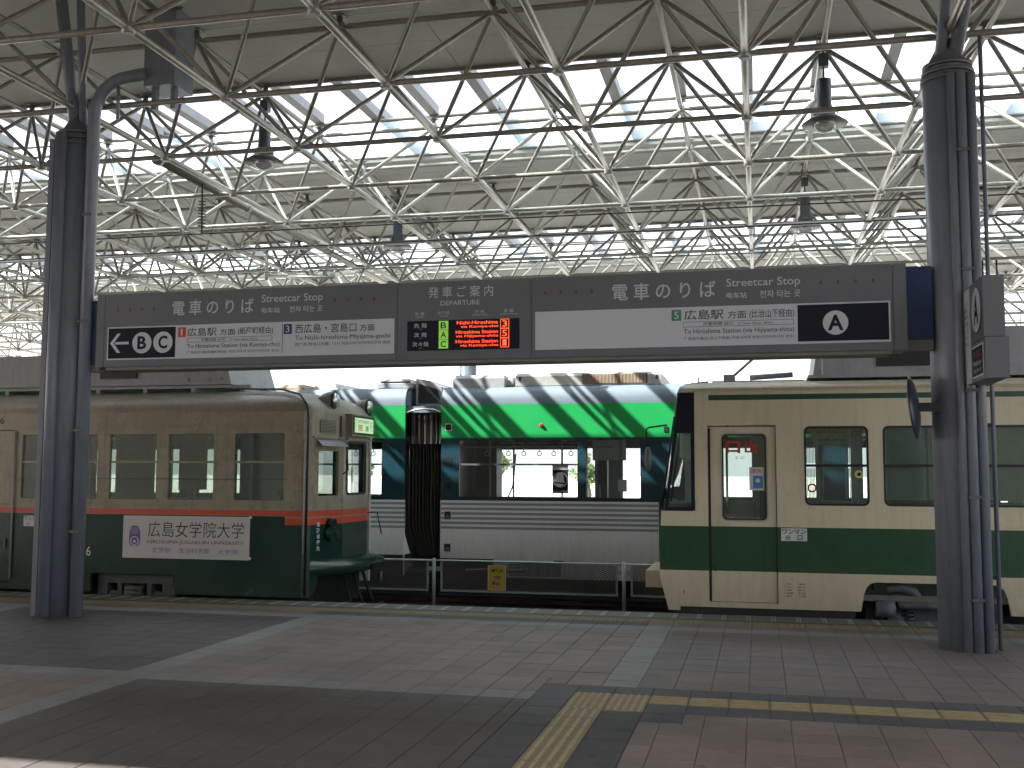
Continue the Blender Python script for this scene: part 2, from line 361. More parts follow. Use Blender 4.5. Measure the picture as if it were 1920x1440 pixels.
def proj(P):
    v = Vector(P)-CAM; z = v.dot(fwd)
    if z < .3: return None
    return (960+FPX*v.dot(r2)/z, 720-FPX*v.dot(u2)/z, z)
def score(P, pad=60):
    q = proj(P)
    if q is None or not (-pad < q[0] < 1920+pad and -pad < q[1] < 1440+pad): return 0
    return 1/q[2]
def sub(r, e):
    a, b, c, d = r; A, B, Cc, D = e
    if A >= b or B <= a or Cc >= d or D <= c: return [r]
    o = []
    if A > a: o.append((a, A, c, d))
    if B < b: o.append((B, b, c, d))
    a2, b2 = max(a, A), min(b, B)
    if Cc > c: o.append((a2, b2, c, Cc))
    if D < d: o.append((a2, b2, D, d))
    return o
VX0, VX1 = -1.31, -1.04
tact = []; border = []
for k in range(0, 15): tact.append(('bar_y', VX0, VX1, 7.12-.27*(k+1), 7.12-.27*k))
for a in (0, 1):
    for b in (0, 1): tact.append(('dot', VX0+.27*a, VX0+.27*(a+1), 7.12+.27*b, 7.12+.27*(b+1)))
for k in range(0, 25): tact.append(('bar_x', VX0+.54+.27*k, VX0+.81+.27*k, 7.39, 7.66))
EX = []
def bord(a, b, c, d):
    EX.append((a, b, c, d))
    nx = max(1, round((b-a)/.27)); ny = max(1, round((d-c)/.27))
    for i in range(nx):
        for j in range(ny): border.append((a+(b-a)*i/nx, a+(b-a)*(i+1)/nx, c+(d-c)*j/ny, c+(d-c)*(j+1)/ny))
bord(VX0-.27, VX0, 3.2, 7.66); bord(VX0-.27, 6, 7.66, 7.92); bord(VX1, VX1+.27, 3.2, 6.86)
bord(VX1, VX0+.54+.27, 6.86, 7.12); bord(VX0+.54, 6, 7.12, 7.39)
EX += [(VX0, VX1, 3.2, 7.12), (VX0, VX0+.54, 7.12, 7.66), (VX0+.54, 6, 7.39, 7.66)]
tiles = []
for k in range(-50, 29):
    for m_ in range(-16, 15):
        x = X0+k*TX; y = Y0+m_*TY
        if x < -14 or x > 6 or y < 3.2: continue
        if m_ == 14: mt = M_tb if -4.87 <= x+.01 < -1.17 else M_tm
        elif m_ == 13 or m_ == 0 or m_ == -13 or k % 14 == 0: mt = M_tl
        elif m_ > 0: mt = {-1: M_tpk, 0: M_tm}.get(k//14, M_td)
        else: mt = {-1: M_td, 0: M_tpk, -2: M_tpk}.get(k//14, M_tpk)
        rs = [(x, x+TX, y, y+TY)]
        for e in EX: rs = [q for r in rs for q in sub(r, e)]
        for r in rs:
            if r[1]-r[0] > .03 and r[3]-r[2] > .03: tiles.append((r, mt))
tiles += [(r, M_tb) for r in border]
tiles.sort(key=lambda t: -score(((t[0][0]+t[0][1])/2, (t[0][2]+t[0][3])/2, 0), 10))
stuffm = MB(); shared = {}
for i, ((a, b, c, d), mt) in enumerate(tiles):
    h = random.uniform(-.0012, .0012); g_ = .0018
    if i < 300:
        key = (round(b-a, 3), round(d-c, 3), mt.name)
        if key not in shared:
            w, l = (b-a)/2-g_, (d-c)/2-g_
            shared[key] = MB().box(-w, w, -l, l, -.02, 0, bev=.003).mesh('paving_tile', m=mt)
        inst('paving_tile', shared[key], plat, ((a+b)/2, (c+d)/2, h))
    else: stuffm.box(a+g_, b-g_, c+g_, d-g_, -.02, h, mt, bev=.003)
part('paving_tiles', stuffm, plat, kind='stuff')
def tact_mesh(kind):
    b = MB().box(-.133, .133, -.133, .133, -.02, 0, M_ty, bev=.002)
    if kind == 'dot':
        for i in range(5):
            for j in range(5):
                x, y = -.104+i*.052, -.104+j*.052
                b.grid([[(x+r*math.cos(t), y+r*math.sin(t), z) for t in [k*math.pi/3 for k in range(6)]] for r, z in ((.014, 0), (.009, .0065))], M_tybar, sm=False, cap=True)
    else:
        for i in range(4):
            x = -.096+i*.064
            if kind == 'bar_y': b.box(x-.012, x+.012, -.122, .122, -.001, .0065, M_tybar, bev=.004)
            else: b.box(-.122, .122, x-.012, x+.012, -.001, .0065, M_tybar, bev=.004)
    return b.mesh('tactile_tile')
TM = {k: tact_mesh(k) for k in ('dot', 'bar_x', 'bar_y')}
for k, a, b, c, d in tact: inst('tactile_tile', TM[k], plat, ((a+b)/2, (c+d)/2, .001))
x = X0-49*TX
dm = MB().box(-.130, .130, -.133, .133, -.02, 0, bev=.002)
for i in range(5):
    for j in range(5):
        px, py = -.104+i*.052, -.104+j*.052
        dm.grid([[(px+r*math.cos(t), py+r*math.sin(t), z) for t in [k*math.pi/3 for k in range(6)]] for r, z in ((.014, 0), (.009, .005))], sm=False, cap=True)
dm = dm.mesh('edge_tactile_tile', m=M_ty)
em = MB().box(-.131, .131, -.205, .205, -.028, 0, M_edge, bev=.004)
em.box(.070, .082, -.19, .19, -.001, .0022, M_pale); em.box(.100, .112, -.19, .19, -.001, .0022, M_pale)
em = em.mesh('edge_stone')
for k in range(75):
    xc = x+TX*(k+.5)
    if xc > 6: break
    inst('edge_tactile_tile', dm, plat, (xc, 11.54, .001))
    inst('edge_stone', em, plat, (xc, 12.02, -.001))
part('kerb_line', MB().box(-14, 6, 11.69, 11.80, -.02, -.0015), plat, M_tb)

# ------------------------------------------------------------------ the canopy: space frame, ceiling, glass
S = 1.866; LX, LY, LZ = -.0426*S, 5.5735*S, 2.222*S+1.55; UX, UY, UZ = LX+.4963*S, LY+.5157*S, 2.8195*S+1.55
I0, I1, J0, J1 = -18, 6, -4, 12
roof = thing('canopy_roof', 'wide station canopy on a cream tubular space frame with glazed strips', 'canopy roof', (0, 20, 0))
def tubemesh(name, L, r, m, n=10, te=.13):
    return MB().tube([(0, 0, -L/2), (0, 0, -L/2+te*.45), (0, 0, -L/2+te), (0, 0, L/2-te), (0, 0, L/2-te*.45), (0, 0, L/2)], [r*.42, r*.5, r, r, r*.5, r*.42], n).mesh(name, m=m)
BL = math.sqrt((S*.4963)**2+(S*.5157)**2+(UZ-LZ)**2)
ME = {'cx': tubemesh('chord', S, .033, M_truss), 'cy': tubemesh('chord', S, .038, M_truss, te=.10), 'ux': tubemesh('upper_chord', S, .036, M_truss, n=8), 'br': tubemesh('brace', BL, .028, M_truss, n=8)}
nb = MB(); nb.tube([(0, 0, -.06), (0, 0, -.045), (0, 0, .045), (0, 0, .06)], [.045, .062, .062, .045], 12)
ME['nl'] = nb.mesh('node', m=M_node)
nb = MB(); nb.tube([(0, 0, -.06), (0, 0, -.045), (0, 0, .05), (0, 0, .05), (0, 0, .13)], [.045, .06, .06, .035, .035], 12); nb.box(-.07, .07, -.07, .07, .125, .14)
ME['nu'] = nb.mesh('node', m=M_node)
mem = []
def lo(i, j): return Vector((LX+i*S, LY+j*S, LZ))
def up(i, j): return Vector((UX+i*S, UY+j*S, UZ))
def ln(kind, name, a, b): mem.append((name, kind, (a+b)/2, (b-a)))
for i in range(I0, I1+1):
    for j in range(J0, J1+1):
        ln('nl', 'node', lo(i, j), lo(i, j)+Vector((0, 0, 1e-3)))
        if i < I1: ln('cx', 'chord', lo(i, j), lo(i+1, j))
        if j < J1: ln('cy', 'chord', lo(i, j), lo(i, j+1))
        if i < I1 and j < J1:
            ln('nu', 'node', up(i, j), up(i, j)+Vector((0, 0, 1e-3)))
            if i < I1-1: ln('ux', 'upper_chord', up(i, j), up(i+1, j))
            if j < J1-1: ln('ux', 'upper_chord', up(i, j), up(i, j+1))
            for a, b in ((0, 0), (1, 0), (0, 1), (1, 1)): ln('br', 'brace', lo(i+a, j+b), up(i, j))
import numpy as np
geo_cache = {}
def cached(kind):
    if kind not in geo_cache:
        me = ME[kind]; v = np.empty(len(me.vertices)*3); me.vertices.foreach_get('co', v)
        geo_cache[kind] = (v.reshape(-1, 3), [tuple(p.vertices) for p in me.polygons])
    return geo_cache[kind]
for nm in ('chord', 'upper_chord', 'brace', 'node'):
    L = [m for m in mem if m[0] == nm]; L.sort(key=lambda m: -score(m[2]))
    rest = MB()
    for k, (n_, kind, c, d) in enumerate(L):
        q = Vector((0, 0, 1)).rotation_difference(d.normalized())
        if k < 300: inst(nm, ME[kind], roof, c, q)
        else:
            v, f = cached(kind); R = np.array(q.to_matrix()); w = v@R.T+np.array(c); b = len(rest.v)
            rest.v += [tuple(p) for p in w.tolist()]; rest.f += [tuple(b+i for i in p) for p in f]; rest.m += [0]*len(f); rest.sm += [True]*len(f)
    part('far_'+nm+'s', rest, roof, M_truss, kind='stuff')
PZ = UZ+.15
ys = lambda k: UY+k*S               # upper rows
RX0, RX1 = LX+(I0)*S, LX+I1*S
EAVE = 2.2
opq = [(EAVE, ys(1)), (ys(3), ys(6)), (ys(8), ys(11))]
cmesh = {}
cl = []
for a, b in opq:
    n = max(1, round((b-a)/.933)); dy = (b-a)/n
    for r in range(n):
        nx = 12; dx = (RX1-RX0)/nx
        for c in range(nx): cl.append((RX0+c*dx, RX0+(c+1)*dx, a+r*dy, a+(r+1)*dy))
    bx('roof_deck', roof, M_ceilgap, RX0, RX1, a, b, PZ+.024, PZ+.16)
    for y in (a-.03, b+.0): bx('fascia', roof, M_truss, RX0, RX1, y, y+.03, PZ-.05, PZ+.2)
cl.sort(key=lambda t: -score(((t[0]+t[1])/2, (t[2]+t[3])/2, PZ), 900))
cst = MB()
for k, (a, b, c, d) in enumerate(cl):
    if k < 300:
        key = (round(b-a, 3), round(d-c, 3))
        if key not in cmesh: w, l = (b-a)/2-.004, (d-c)/2-.004; cmesh[key] = MB().box(-w, w, -l, l, 0, .022).mesh('ceiling_panel', m=M_ceil)
        inst('ceiling_panel', cmesh[key], roof, ((a+b)/2, (c+d)/2, PZ+random.uniform(0, .003)))
    else: cst.box(a+.004, b-.004, c+.004, d-.004, PZ, PZ+.022)
if cst.v: part('far_ceiling_panels', cst, roof, M_ceil, kind='stuff')
rfm = MB().box(-.075, .075, -S/2, S/2, -.07, .07).mesh('rafter', m=M_raft)
pf = MB().box(-S/2+.006, S/2-.006, -S/4+.005, S/4-.005, 0, .012).mesh('roof_pane', m=M_froz)
for a in (1, 6, 11):
    ya, ym, yb = ys(a), ys(a+1), ys(a+2)
    for k in range((I1-I0)*2+1):
        x = RX0+k*S/2
        inst('rafter', rfm, roof, (x, (ya+ym)/2, PZ+.11)); 
        if k % 2 == 0: inst('rafter', rfm, roof, (x, (ym+yb)/2, PZ+.20))
    for k in range(I1-I0):
        xc = RX0+(k+.5)*S
        for q in (0, 1): inst('roof_pane', pf, roof, (xc, ym+(q+.5)*S/2, PZ+.03))
        if a == 1 or a == 6:
            pass
    part('clear_glazing', MB().box(RX0, RX1, ya, ym, PZ+.185, PZ+.195), roof, M_clear)
    for y, z in ((ya+.04, .03), (ym, .02), (ym+S/2, .05), (yb-.04, .03)):
        pp('purlin', roof, M_truss, [(RX0, y, PZ+z), (RX1, y, PZ+z)], .03 if y != ym+S/2 else .014, 8)
# far end of the canopy: thin glazing rails hung from the last row
for z in (5.75, 6.02, 6.30, 6.58, 6.88): pp('glazing_rail', roof, M_raft, [(RX0, ys(11)+.9, z), (RX1, ys(11)+.9, z)], .016, 6)
for k in range(2*(I1-I0)+1): pp('glazing_bar', roof, M_raft, [(RX0+k*S/2, ys(11)+.9, 5.75), (RX0+k*S/2, ys(11)+.9, 6.9)], .014, 5)
# unseen boarded strip added over and behind the viewer to cut light from there
bx('roof_deck', roof, M_ceil, RX0, RX1, -15, .6, PZ, PZ+.16)
# service pipe, box and insulator under the frame
dp = thing('drain_pipe', 'long grey drain pipe slung under the space frame behind the left column', 'pipe', (-7.9, 12.5, 5.6))
pp('pipe', dp, M_truss, [(-7.83, 12.55, 5.76), (-7.85, 28, 5.62)], .06, 12)
for y in (12.55, 15.1, 17.6, 20.1, 22.6): pp('coupling', dp, M_node, [(-7.83-.0013*(y-12.5), y-.04, 5.76-.009*(y-12.5)), (-7.83, y+.04, 5.76-.009*(y-12.5))], .078, 12)
ins = thing('insulator', 'dark ribbed insulator hanging from the frame near the left column', 'insulator', (-7.75, 13.6, 5.0))
pp('rod', ins, M_dark, [(-7.76, 13.6, 5.72), (-7.75, 13.6, 4.98)], .012, 8)
for k in range(9):
    z = 5.45-.045*k; pp('shed', ins, M_dark, [(-7.755, 13.6, z), (-7.755, 13.6, z+.01)], [.06, .02], 12)

ch = thing('wire_hanger', 'pale post with ribbed white insulators dropping from the frame left of centre', 'wire support', (-8.85, 17.9, 5.1))
pp('post', ch, M_truss, [(-8.85, 17.9, 5.72), (-8.85, 17.9, 5.12)], .032, 10); pp('boom', ch, M_truss, [(-8.85, 17.9, 5.2), (-7.2, 17.2, 4.98)], .028, 10)
pp('brace_rod', ch, M_truss, [(-8.85, 17.9, 5.6), (-7.6, 17.4, 5.06)], .014, 8)
for k in range(7): pp('insulator_shed', ch, M_pwhite, [(-7.15-.02*k, 17.18+.006*k, 5.02), (-7.162-.02*k, 17.184+.006*k, 5.022)], [.05, .03], 12)
# ------------------------------------------------------------------ columns
def column(cx, cy, label, extra, group='blue-grey canopy columns'):
    t = thing('column', label, 'column', (cx, cy, 0), group)
    pp('shaft', t, M_col, [(cx, cy, -.02), (cx, cy, 5.30)], .228, 32)
    for k, z in enumerate((5.24, 5.31, 5.38)): pp('collar', t, M_coll, [(cx, cy, z), (cx, cy, z+.035)], .247-.012*k, 28)
    pp('neck', t, M_coll, [(cx, cy, 5.30), (cx, cy, 5.45), (cx, cy, 5.60), (cx, cy, 5.72)], [.20, .17, .09, .07], 20)
    extra(t, cx, cy); return t
def left_extra(t, cx, cy):
    pp('side_tube', t, M_col, [(-7.56, 10.17, 0), (-7.56, 10.17, 5.35)], .064, 16)
    pp('side_tube', t, M_col, [(-7.655, 10.24, 0), (-7.655, 10.24, 5.3)], .030, 10)
    bx('cable_duct', t, M_col, -7.735, -7.672, 10.2, 10.34, 0, 5.3)
    pts = [(-7.235, 10.28, 0), (-7.235, 10.28, 5.55)]
    for k in range(1, 9):
        a = math.pi/2*k/8; pts.append((-7.235+.42*(1-math.cos(a)), 10.28, 5.55+.42*math.sin(a)))
    pts += [(-6.6, 10.3, 6.0)]
    pp('conduit', t, M_col, pts, .070, 14)
    pp('hanger', t, M_col, [(-6.95, 10.3, 5.95), (-6.95, 10.3, 5.5)], .02, 8)
    for z in (.9, 2.0, 3.2, 4.4): bx('pipe_clip', t, M_coll, -7.30, -7.17, 10.20, 10.21, z, z+.03)
    pp('strut', t, M_col, [(-7.56, 10.4, 5.5), (-7.52, 10.0, 6.9)], .065, 14)
    pp('strut', t, M_col, [(-7.45, 10.4, 5.45), (-7.2, 9.9, 6.9)], .045, 12)
def right_extra(t, cx, cy):
    for x, y, r in ((1.775, 10.175, .038), (1.855, 10.165, .043), (1.945, 10.20, .046)):
        pp('side_tube', t, M_col, [(x, y, 0), (x, y, 5.25)], r, 14)
    for z in (.45, 1.35, 2.3, 3.4, 4.5): bx('pipe_clip', t, M_coll, 1.80, 1.91, 10.11, 10.12, z, z+.025)
    pp('rain_pipe', t, M_col, [(2.08, 10.4, 0), (2.08, 10.4, 5.7)], .020, 10)
    for z in (.62, 2.0, 4.2): bx('pipe_clip', t, M_dark, 2.0, 2.09, 10.39, 10.41, z, z+.03)
    pp('strut', t, M_col, [(1.85, 10.4, 5.45), (2.0, 9.2, 6.9)], .065, 14)
    pp('strut', t, M_col, [(1.72, 10.4, 5.45), (1.75, 9.3, 6.9)], .05, 12)
column(-7.53, 10.43, 'blue-grey steel column at the left end of the streetcar stop sign', left_extra)
column(1.79, 10.43, 'blue-grey steel column at the right end of the streetcar stop sign', right_extra)
no = lambda t, x, y: None
column(-7.54, 27.2, 'distant grey column between the departure sign and the green tram roof', no)
bxs = thing('junction_box', 'grey metal box hung in the space frame by the left column', 'junction box', (-6.4, 10.4, 5.8))
bx('casing', bxs, M_col, -6.64, -6.26, 10.3, 10.7, 5.86, 6.75); bx('bracket', bxs, M_col, -6.60, -6.54, 10.4, 10.46, 5.62, 5.855); bx('bracket', bxs, M_col, -6.36, -6.30, 10.4, 10.46, 5.62, 5.855)
bx('cover_lip', bxs, M_coll, -6.655, -6.185, 10.29, 10.30, 6.70, 6.74)

# ------------------------------------------------------------------ pendant lamps
def lamp(x, y, label):
    t = thing('pendant_lamp', label, 'lamp', (x, y, 5.84), 'pendant lamps hanging from the space frame')
    pp('hanging_rod', t, M_lampg, [(x, y, 6.39), (x, y, 6.76)], .012, 8); bx('ballast_box', t, M_lampg, x-.06, x+.06, y-.05, y+.05, 6.56, 6.72)
    pp('housing', t, M_lampg, [(x, y, 5.94), (x, y, 6.00), (x, y, 6.04), (x, y, 6.10), (x, y, 6.40)], [.13, .13, .10, .088, .088], 20)
    pp('reflector', t, M_lampd, [(x, y, 5.95), (x, y, 5.90), (x, y, 5.845), (x, y, 5.835), (x, y, 5.88), (x, y, 5.93)], [.12, .20, .275, .272, .19, .10], 28)
    part('lens', MB().ell((x, y, 5.85), .15, .15, .12, 18, 6, a0=-90, a1=0), t, M_lens)
    cg = MB()
    for k in range(10):
        a = 2*math.pi*k/10; cg.tube([(x+.15*math.cos(a), y+.15*math.sin(a), 5.93), (x+.15*math.cos(a), y+.15*math.sin(a), 6.03)], .005, 5)
    part('cage', cg, t, M_lampg, kind='stuff'); return t
L0, L4 = UX, UX-4*S
lamp(L0, ys(1), 'nearest pendant lamp, against the bright glazing left of the right column')
lamp(L4, ys(1), 'pendant lamp just right of the left column in the first glazed strip')
lamp(L0, ys(4), 'second pendant lamp, lower and farther behind the right lamp')
lamp(L4, ys(4), 'far pendant lamp above the left half of the sign')
lamp(L4, ys(7), 'most distant pendant lamp just above the departure board')
# overhead wires
for k, (y, z, lb) in enumerate(((13.5, 4.94, 'upper overhead wire above the near track'), (13.5, 4.69, 'lower contact wire above the near track'), (16.9, 5.34, 'upper overhead wire above the green tram track'), (16.9, 5.05, 'lower contact wire above the green tram track'))):
    w = part('overhead_wire', MB().tube([(-30, y, z+.06), (-12, y, z+.02), (-3, y, z), (6, y, z-.04), (14, y, z)], .010, 6), None, M_wire)
    w['label'] = lb; w['category'] = 'wire'; w['group'] = 'overhead tram wires'

# ------------------------------------------------------------------ the long overhead sign
F = XF(10.2)
sg = thing('overhead_sign', 'long grey streetcar stop sign beam with a departure board in its middle', 'sign', (-2.86, 10.35, 2.69))
SP = [(-7.05, -6.955), (-6.95, -3.583), (-3.577, -2.183), (-2.177, 1.217), (1.223, 1.34)]
for a, b in SP: part('panel', slab(MB(), F, a, b, 2.70, 3.50, -.012, 0), sg, M_sign)
part('box_body', slab(MB(), F, -7.04, 1.33, 2.70, 3.49, -.34, -.0125), sg, M_sign)
part('underside', slab(MB(), F, -6.93, 1.20, 2.665, 2.699, -.33, -.02), sg, M_signu)
def frame(a, b, c, d, w, dd=.006):
    mb = MB(); slab(mb, F, a, b, d-w, d, 0, dd); slab(mb, F, a, b, c, c+w, 0, dd); slab(mb, F, a, a+w, c+w, d-w, 0, dd); slab(mb, F, b-w, b, c+w, d-w, 0, dd)
    return mb
L1 = .0035; L2 = .0055
part('white_panel', slab(MB(), F, -6.91, -3.61, 2.775, 3.135, 0, L1), sg, M_white)
part('white_panel', slab(MB(), F, -2.14, 1.195, 2.775, 3.155, 0, L1), sg, M_white)
part('navy_panel', slab(MB(), F, -6.895, -6.085, 2.79, 3.12, L1, L2), sg, M_navy)
part('navy_panel', slab(MB(), F, .37, 1.18, 2.795, 3.14, L1, L2), sg, M_navy)
dd = L2+.0015; e = L2+.003
# arrow, B, C, A
ar = MB()
for pts in ([(-6.81, 2.955), (-6.645, 2.955), (-6.645, 2.982), (-6.81, 2.982)],): ar.face([F.p(u, dd, z-.012) for u, z in pts], M_white)
for s_ in (1, -1):
    ar.face([F.p(u, dd+.0004, z) for u, z in ((-6.872, 2.957), (-6.785, 2.957+s_*.105), (-6.745, 2.957+s_*.105), (-6.828, 2.957))][::s_], M_white)
part('arrow', ar, sg)
for u, c in ((-6.485, 'B'), (-6.232, 'C')):
    part('disc', disc(MB(), F, u, 2.955, .116, dd, M_white), sg); text(c, F, u-.054, u+.054, 2.885, 3.027, M_navy, sg, e, .03)
part('disc', disc(MB(), F, .71, 2.965, .114, dd, M_white), sg); text('A', F, .640, .780, 2.893, 3.040, M_navy, sg, e, .03)
def badge(u, z, m, c): part('route_badge', slab(MB(), F, u, u+.092, z, z+.105, L1, L2), sg, m); text(c, F, u+(.024 if c != '1' else .034), u+(.068 if c != '1' else .056), z+.017, z+.088, M_white, sg, e, .008 if c != '1' else 0)
badge(-6.055, 3.005, M_red, '1'); badge(-4.83, 3.005, M_blue, '3'); badge(-.80, 3.025, M_green5, '5')
dd = L1+.0015
T = lambda s, a, b, c, d_, m=M_black, bo=.004, o=dd: text(s, F, a, b, c, d_, m, sg, o, bo)
T('広島駅', -5.945, -5.60, 3.01, 3.10); T('方面', -5.565, -5.385, 3.012, 3.082); T('(紙屋町経由)', -5.355, -4.95, 3.005, 3.092)
part('time_box', MB(), sg) if False else None
fb = frame(-5.945, -4.96, 2.945, 2.993, .0035, L1+.001); part('time_box', fb, sg, M_black)
T('所要時間 43分', -5.78, -5.50, 2.954, 2.984, bo=.004); T('It Takes About 43min.', -5.44, -5.12, 2.957, 2.978, bo=0)
T('To Hiroshima Station (via Kamiya-cho)', -5.945, -4.875, 2.868, 2.928, bo=0); T('广岛站方面(纸屋町经由) 히로시마역 방면(가미야초 경유)', -5.945, -4.875, 2.818, 2.852, bo=0)
part('divider', slab(MB(), F, -4.847, -4.841, 2.81, 3.12, L1, L1+.001), sg, M_black)
T('西広島・宮島口', -4.70, -4.02, 3.01, 3.105); T('方面', -3.985, -3.82, 3.015, 3.085)
T('To Nishi-hiroshima·Miyajima-guchi', -4.70, -3.655, 2.925, 2.985, bo=0); T('西广岛·宫岛口方面   니시 히로시마·미야지마구치 방면', -4.70, -3.655, 2.875, 2.91, bo=0)
T('広島駅', -.68, -.31, 3.03, 3.125); T('方面', -.27, -.10, 3.032, 3.105); T('(比治山下経由)', -.07, .34, 3.02, 3.112)
part('time_box', frame(-.69, .335, 2.96, 3.01, .0035, L1+.001), sg, M_black)
T('所要時間 28分', -.50, -.22, 2.97, 3.002, bo=.004); T('It Takes About 28min.', -.17, .15, 2.973, 2.995, bo=0)
T('To Hiroshima Station (via Hijiyama-shita)', -.685, .335, 2.882, 2.942, bo=0); T('广岛站方面(比治山下经由) 히로시마역 방면(히지야마시타 경유)', -.685, .335, 2.83, 2.865, bo=.001)
G = M_grylet
T('電 車 の り ば', -6.13, -5.18, 3.24, 3.40, G, .009, .003); T('Streetcar Stop', -5.09, -4.40, 3.325, 3.430, G, .006, .003)
T('电车站', -5.09, -4.88, 3.235, 3.292, G, .008, .003); T('전차 타는 곳', -4.77, -4.40, 3.235, 3.30, G, .008, .003)
T('電 車 の り ば', -1.37, -.38, 3.24, 3.405, G, .009, .003); T('Streetcar Stop', -.28, .40, 3.315, 3.415, G, .006, .003)
T('电车站', -.28, -.09, 3.225, 3.282, G, .008, .003); T('전차 타는 곳', .03, .40, 3.222, 3.292, G, .008, .003)
T('発 車 ご 案 内', -3.25, -2.57, 3.33, 3.445, G, .004, .003); T('DEPARTURE', -3.12, -2.71, 3.25, 3.298, G, .006, .003)
for s_, a, b, z in (('先 順', -3.39, -3.29, 3.155), ('のりば', -3.145, -3.025, 3.16), ('行 先', -2.76, -2.66, 3.16), ('系 統', -2.46, -2.36, 3.16)): T(s_, a, b, z, z+.035, G, .004, .003)
for s_, a, b, z in (('ORDER', -3.385, -3.295, 3.130), ('TRACK', -3.13, -3.04, 3.134), ('DESTINATION', -2.79, -2.63, 3.136), ('STREETCAR No.', -2.50, -2.31, 3.138)): T(s_, a, b, z, z+.014, G, 0, .003)
for u0, du, z, n in ((-6.80, .145, 3.305, 4), (-4.28, .145, 3.33, 4), (-2.05, .155, 3.325, 4), (.575, .155, 3.33, 4)):
    for k in range(n):
        for c, q in enumerate(('▮',)):
            part('dim_led_mark', slab(MB(), F, u0+du*k, u0+du*k+.022, z, z+.036, 0, .001), sg, M_redmark)
db = part('departure_board', slab(MB(), F, -3.47, -2.30, 2.795, 3.10, 0, .004), sg, M_navy)
TD = lambda s, a, b, c, d_, m, bo, z=.0055: text(s, F, a, b, c, d_, m, db, z, bo)
for k, (jp, c, l1, l2, n, od) in enumerate((('先 発', 'B', 'Nishi-Hiroshima', 'via Kamiya-cho', '3', '1st'), ('次 発', 'A', 'Hiroshima Station', 'via Hijiyama-shita', '5', '2nd'), ('次々発', 'C', 'Hiroshima Station', 'via Kamiya-cho', '1', '3rd'))):
    z = 3.005-.095*k
    a_, b_ = (-3.40, -3.26) if k < 2 else (-3.415, -3.24)
    TD(jp, a_, b_, z+.022, z+.070, M_white, .01); TD(od, -3.34, -3.315, z+.004, z+.014, M_white, 0)
    part('track_tile', slab(MB(), F, -3.135, -3.035, z-.003, z+.088, .004, .006), db, M_ledg); TD(c, -3.115, -3.055, z+.012, z+.074, M_black, .015, .0075)
    x0 = (-2.945, -2.955, -2.955)[k]; x1 = (-2.905, -2.955, -2.91)[k]
    TD(l1, x0, -2.52, z+.047, z+.081, M_led, 0); TD(l2, x1, -2.515, z+.004, z+.036, M_led, 0)
    part('number_frame', frame(-2.495, -2.405, z-.004, z+.090, .0045, .0055), db, M_led); TD(n, -2.475 if n != '1' else -2.470, -2.425 if n != '1' else -2.432, z+.012, z+.074, M_led, .004)
br = thing('sign_bracket', 'dark blue steel bracket joining the sign to the right column', 'bracket', (1.5, 10.4, 2.8), 'blue brackets at the ends of the overhead sign')
bx('plate', br, M_brack, 1.31, 1.575, 10.28, 10.40, 2.80, 3.48); bx('cover', br, M_signu, 1.33, 1.575, 10.29, 10.39, 2.70, 2.798)
br = thing('sign_bracket', 'dark blue steel bracket joining the sign to the left column', 'bracket', (-7.15, 10.4, 2.8), 'blue brackets at the ends of the overhead sign')
bx('plate', br, M_brack, -7.30, -7.02, 10.28, 10.40, 2.74, 3.45); bx('cover', br, M_signu, -7.30, -7.06, 10.29, 10.39, 2.66, 2.738)

# ------------------------------------------------------------------ side sign A on the right column, mirror
ss = thing('platform_sign', 'grey box sign with a white A disc on the right column', 'sign', (1.9, 9.8, 2.3))
FS = Fr((1.83, 10.55), (1.83, 9.40))   # faces -X, u runs towards the camera
bx('upper_box', ss, M_sign, 1.834, 2.0, 9.40, 10.55, 2.705, 3.22)
bx('lower_box', ss, M_sign, 1.834, 2.02, 9.38, 10.55, 2.36, 2.699)
part('white_panel', slab(MB(), FS, .02, .62, 2.36, 3.20, 0, .008), ss, M_white)
part('disc', disc(MB(), FS, .89, 2.965, .19, .004, M_white), ss); text('A', FS, .80, .98, 2.84, 3.09, M_navy, ss, .006, .03)
part('navy_plate', slab(MB(), FS, .66, 1.13, 2.39, 2.66, 0, .006), ss, M_white); part('navy_plate', slab(MB(), FS, .675, 1.115, 2.405, 2.645, .006, .0075), ss, M_navy)
text('のりば', FS, .74, 1.05, 2.56, 2.62, M_red, ss, .009); text('Platform', FS, .74, 1.05, 2.49, 2.53, M_white, ss, .009); text('站台 타는 곳', FS, .74, 1.05, 2.43, 2.465, M_white, ss, .009)
for k in range(7): text('西広島・宮島口・広島駅・江波'[k:k+7], FS, .08, .55, 2.70+.06*k, 2.735+.06*k, M_black, ss, .010)
bx('bracket_plate', ss, M_brack, 1.72, 1.828, 10.45, 10.55, 2.40, 3.05)
for x in (1.86, 1.97): pp('hanger', ss, M_wire, [(x, 9.5, 3.22), (x, 9.5, 3.36)], .008, 6)
mr_ = thing('convex_mirror', 'round traffic mirror seen edge-on, bolted to the right column', 'mirror', (1.40, 10.2, 2.16))
ax = Vector((math.cos(math.radians(-14)), math.sin(math.radians(-14)), .10)).normalized()
cM = Vector((1.385, 10.2, 2.165)); q = Vector((0, 0, 1)).rotation_difference(ax)
def mrow(r, h): return [cM+q@Vector((r*math.cos(2*math.pi*k/32), r*math.sin(2*math.pi*k/32), h)) for k in range(32)]
b = MB(); b.grid([mrow(.001, .035), mrow(.12, .032), mrow(.24, .012), mrow(.283, -.005), mrow(.290, -.018), mrow(.280, -.022)], None); part('back_shell', b, mr_, mat('mirror_shell', (.030, .032, .06), .35))
b = MB(); b.grid([mrow(.279, -.020), mrow(.18, -.04), mrow(.08, -.05), mrow(.001, -.053)], None); part('mirror_face', b, mr_, M_chrome)
bx('arm', mr_, M_rub, 1.42, 1.59, 10.18, 10.22, 2.13, 2.21)

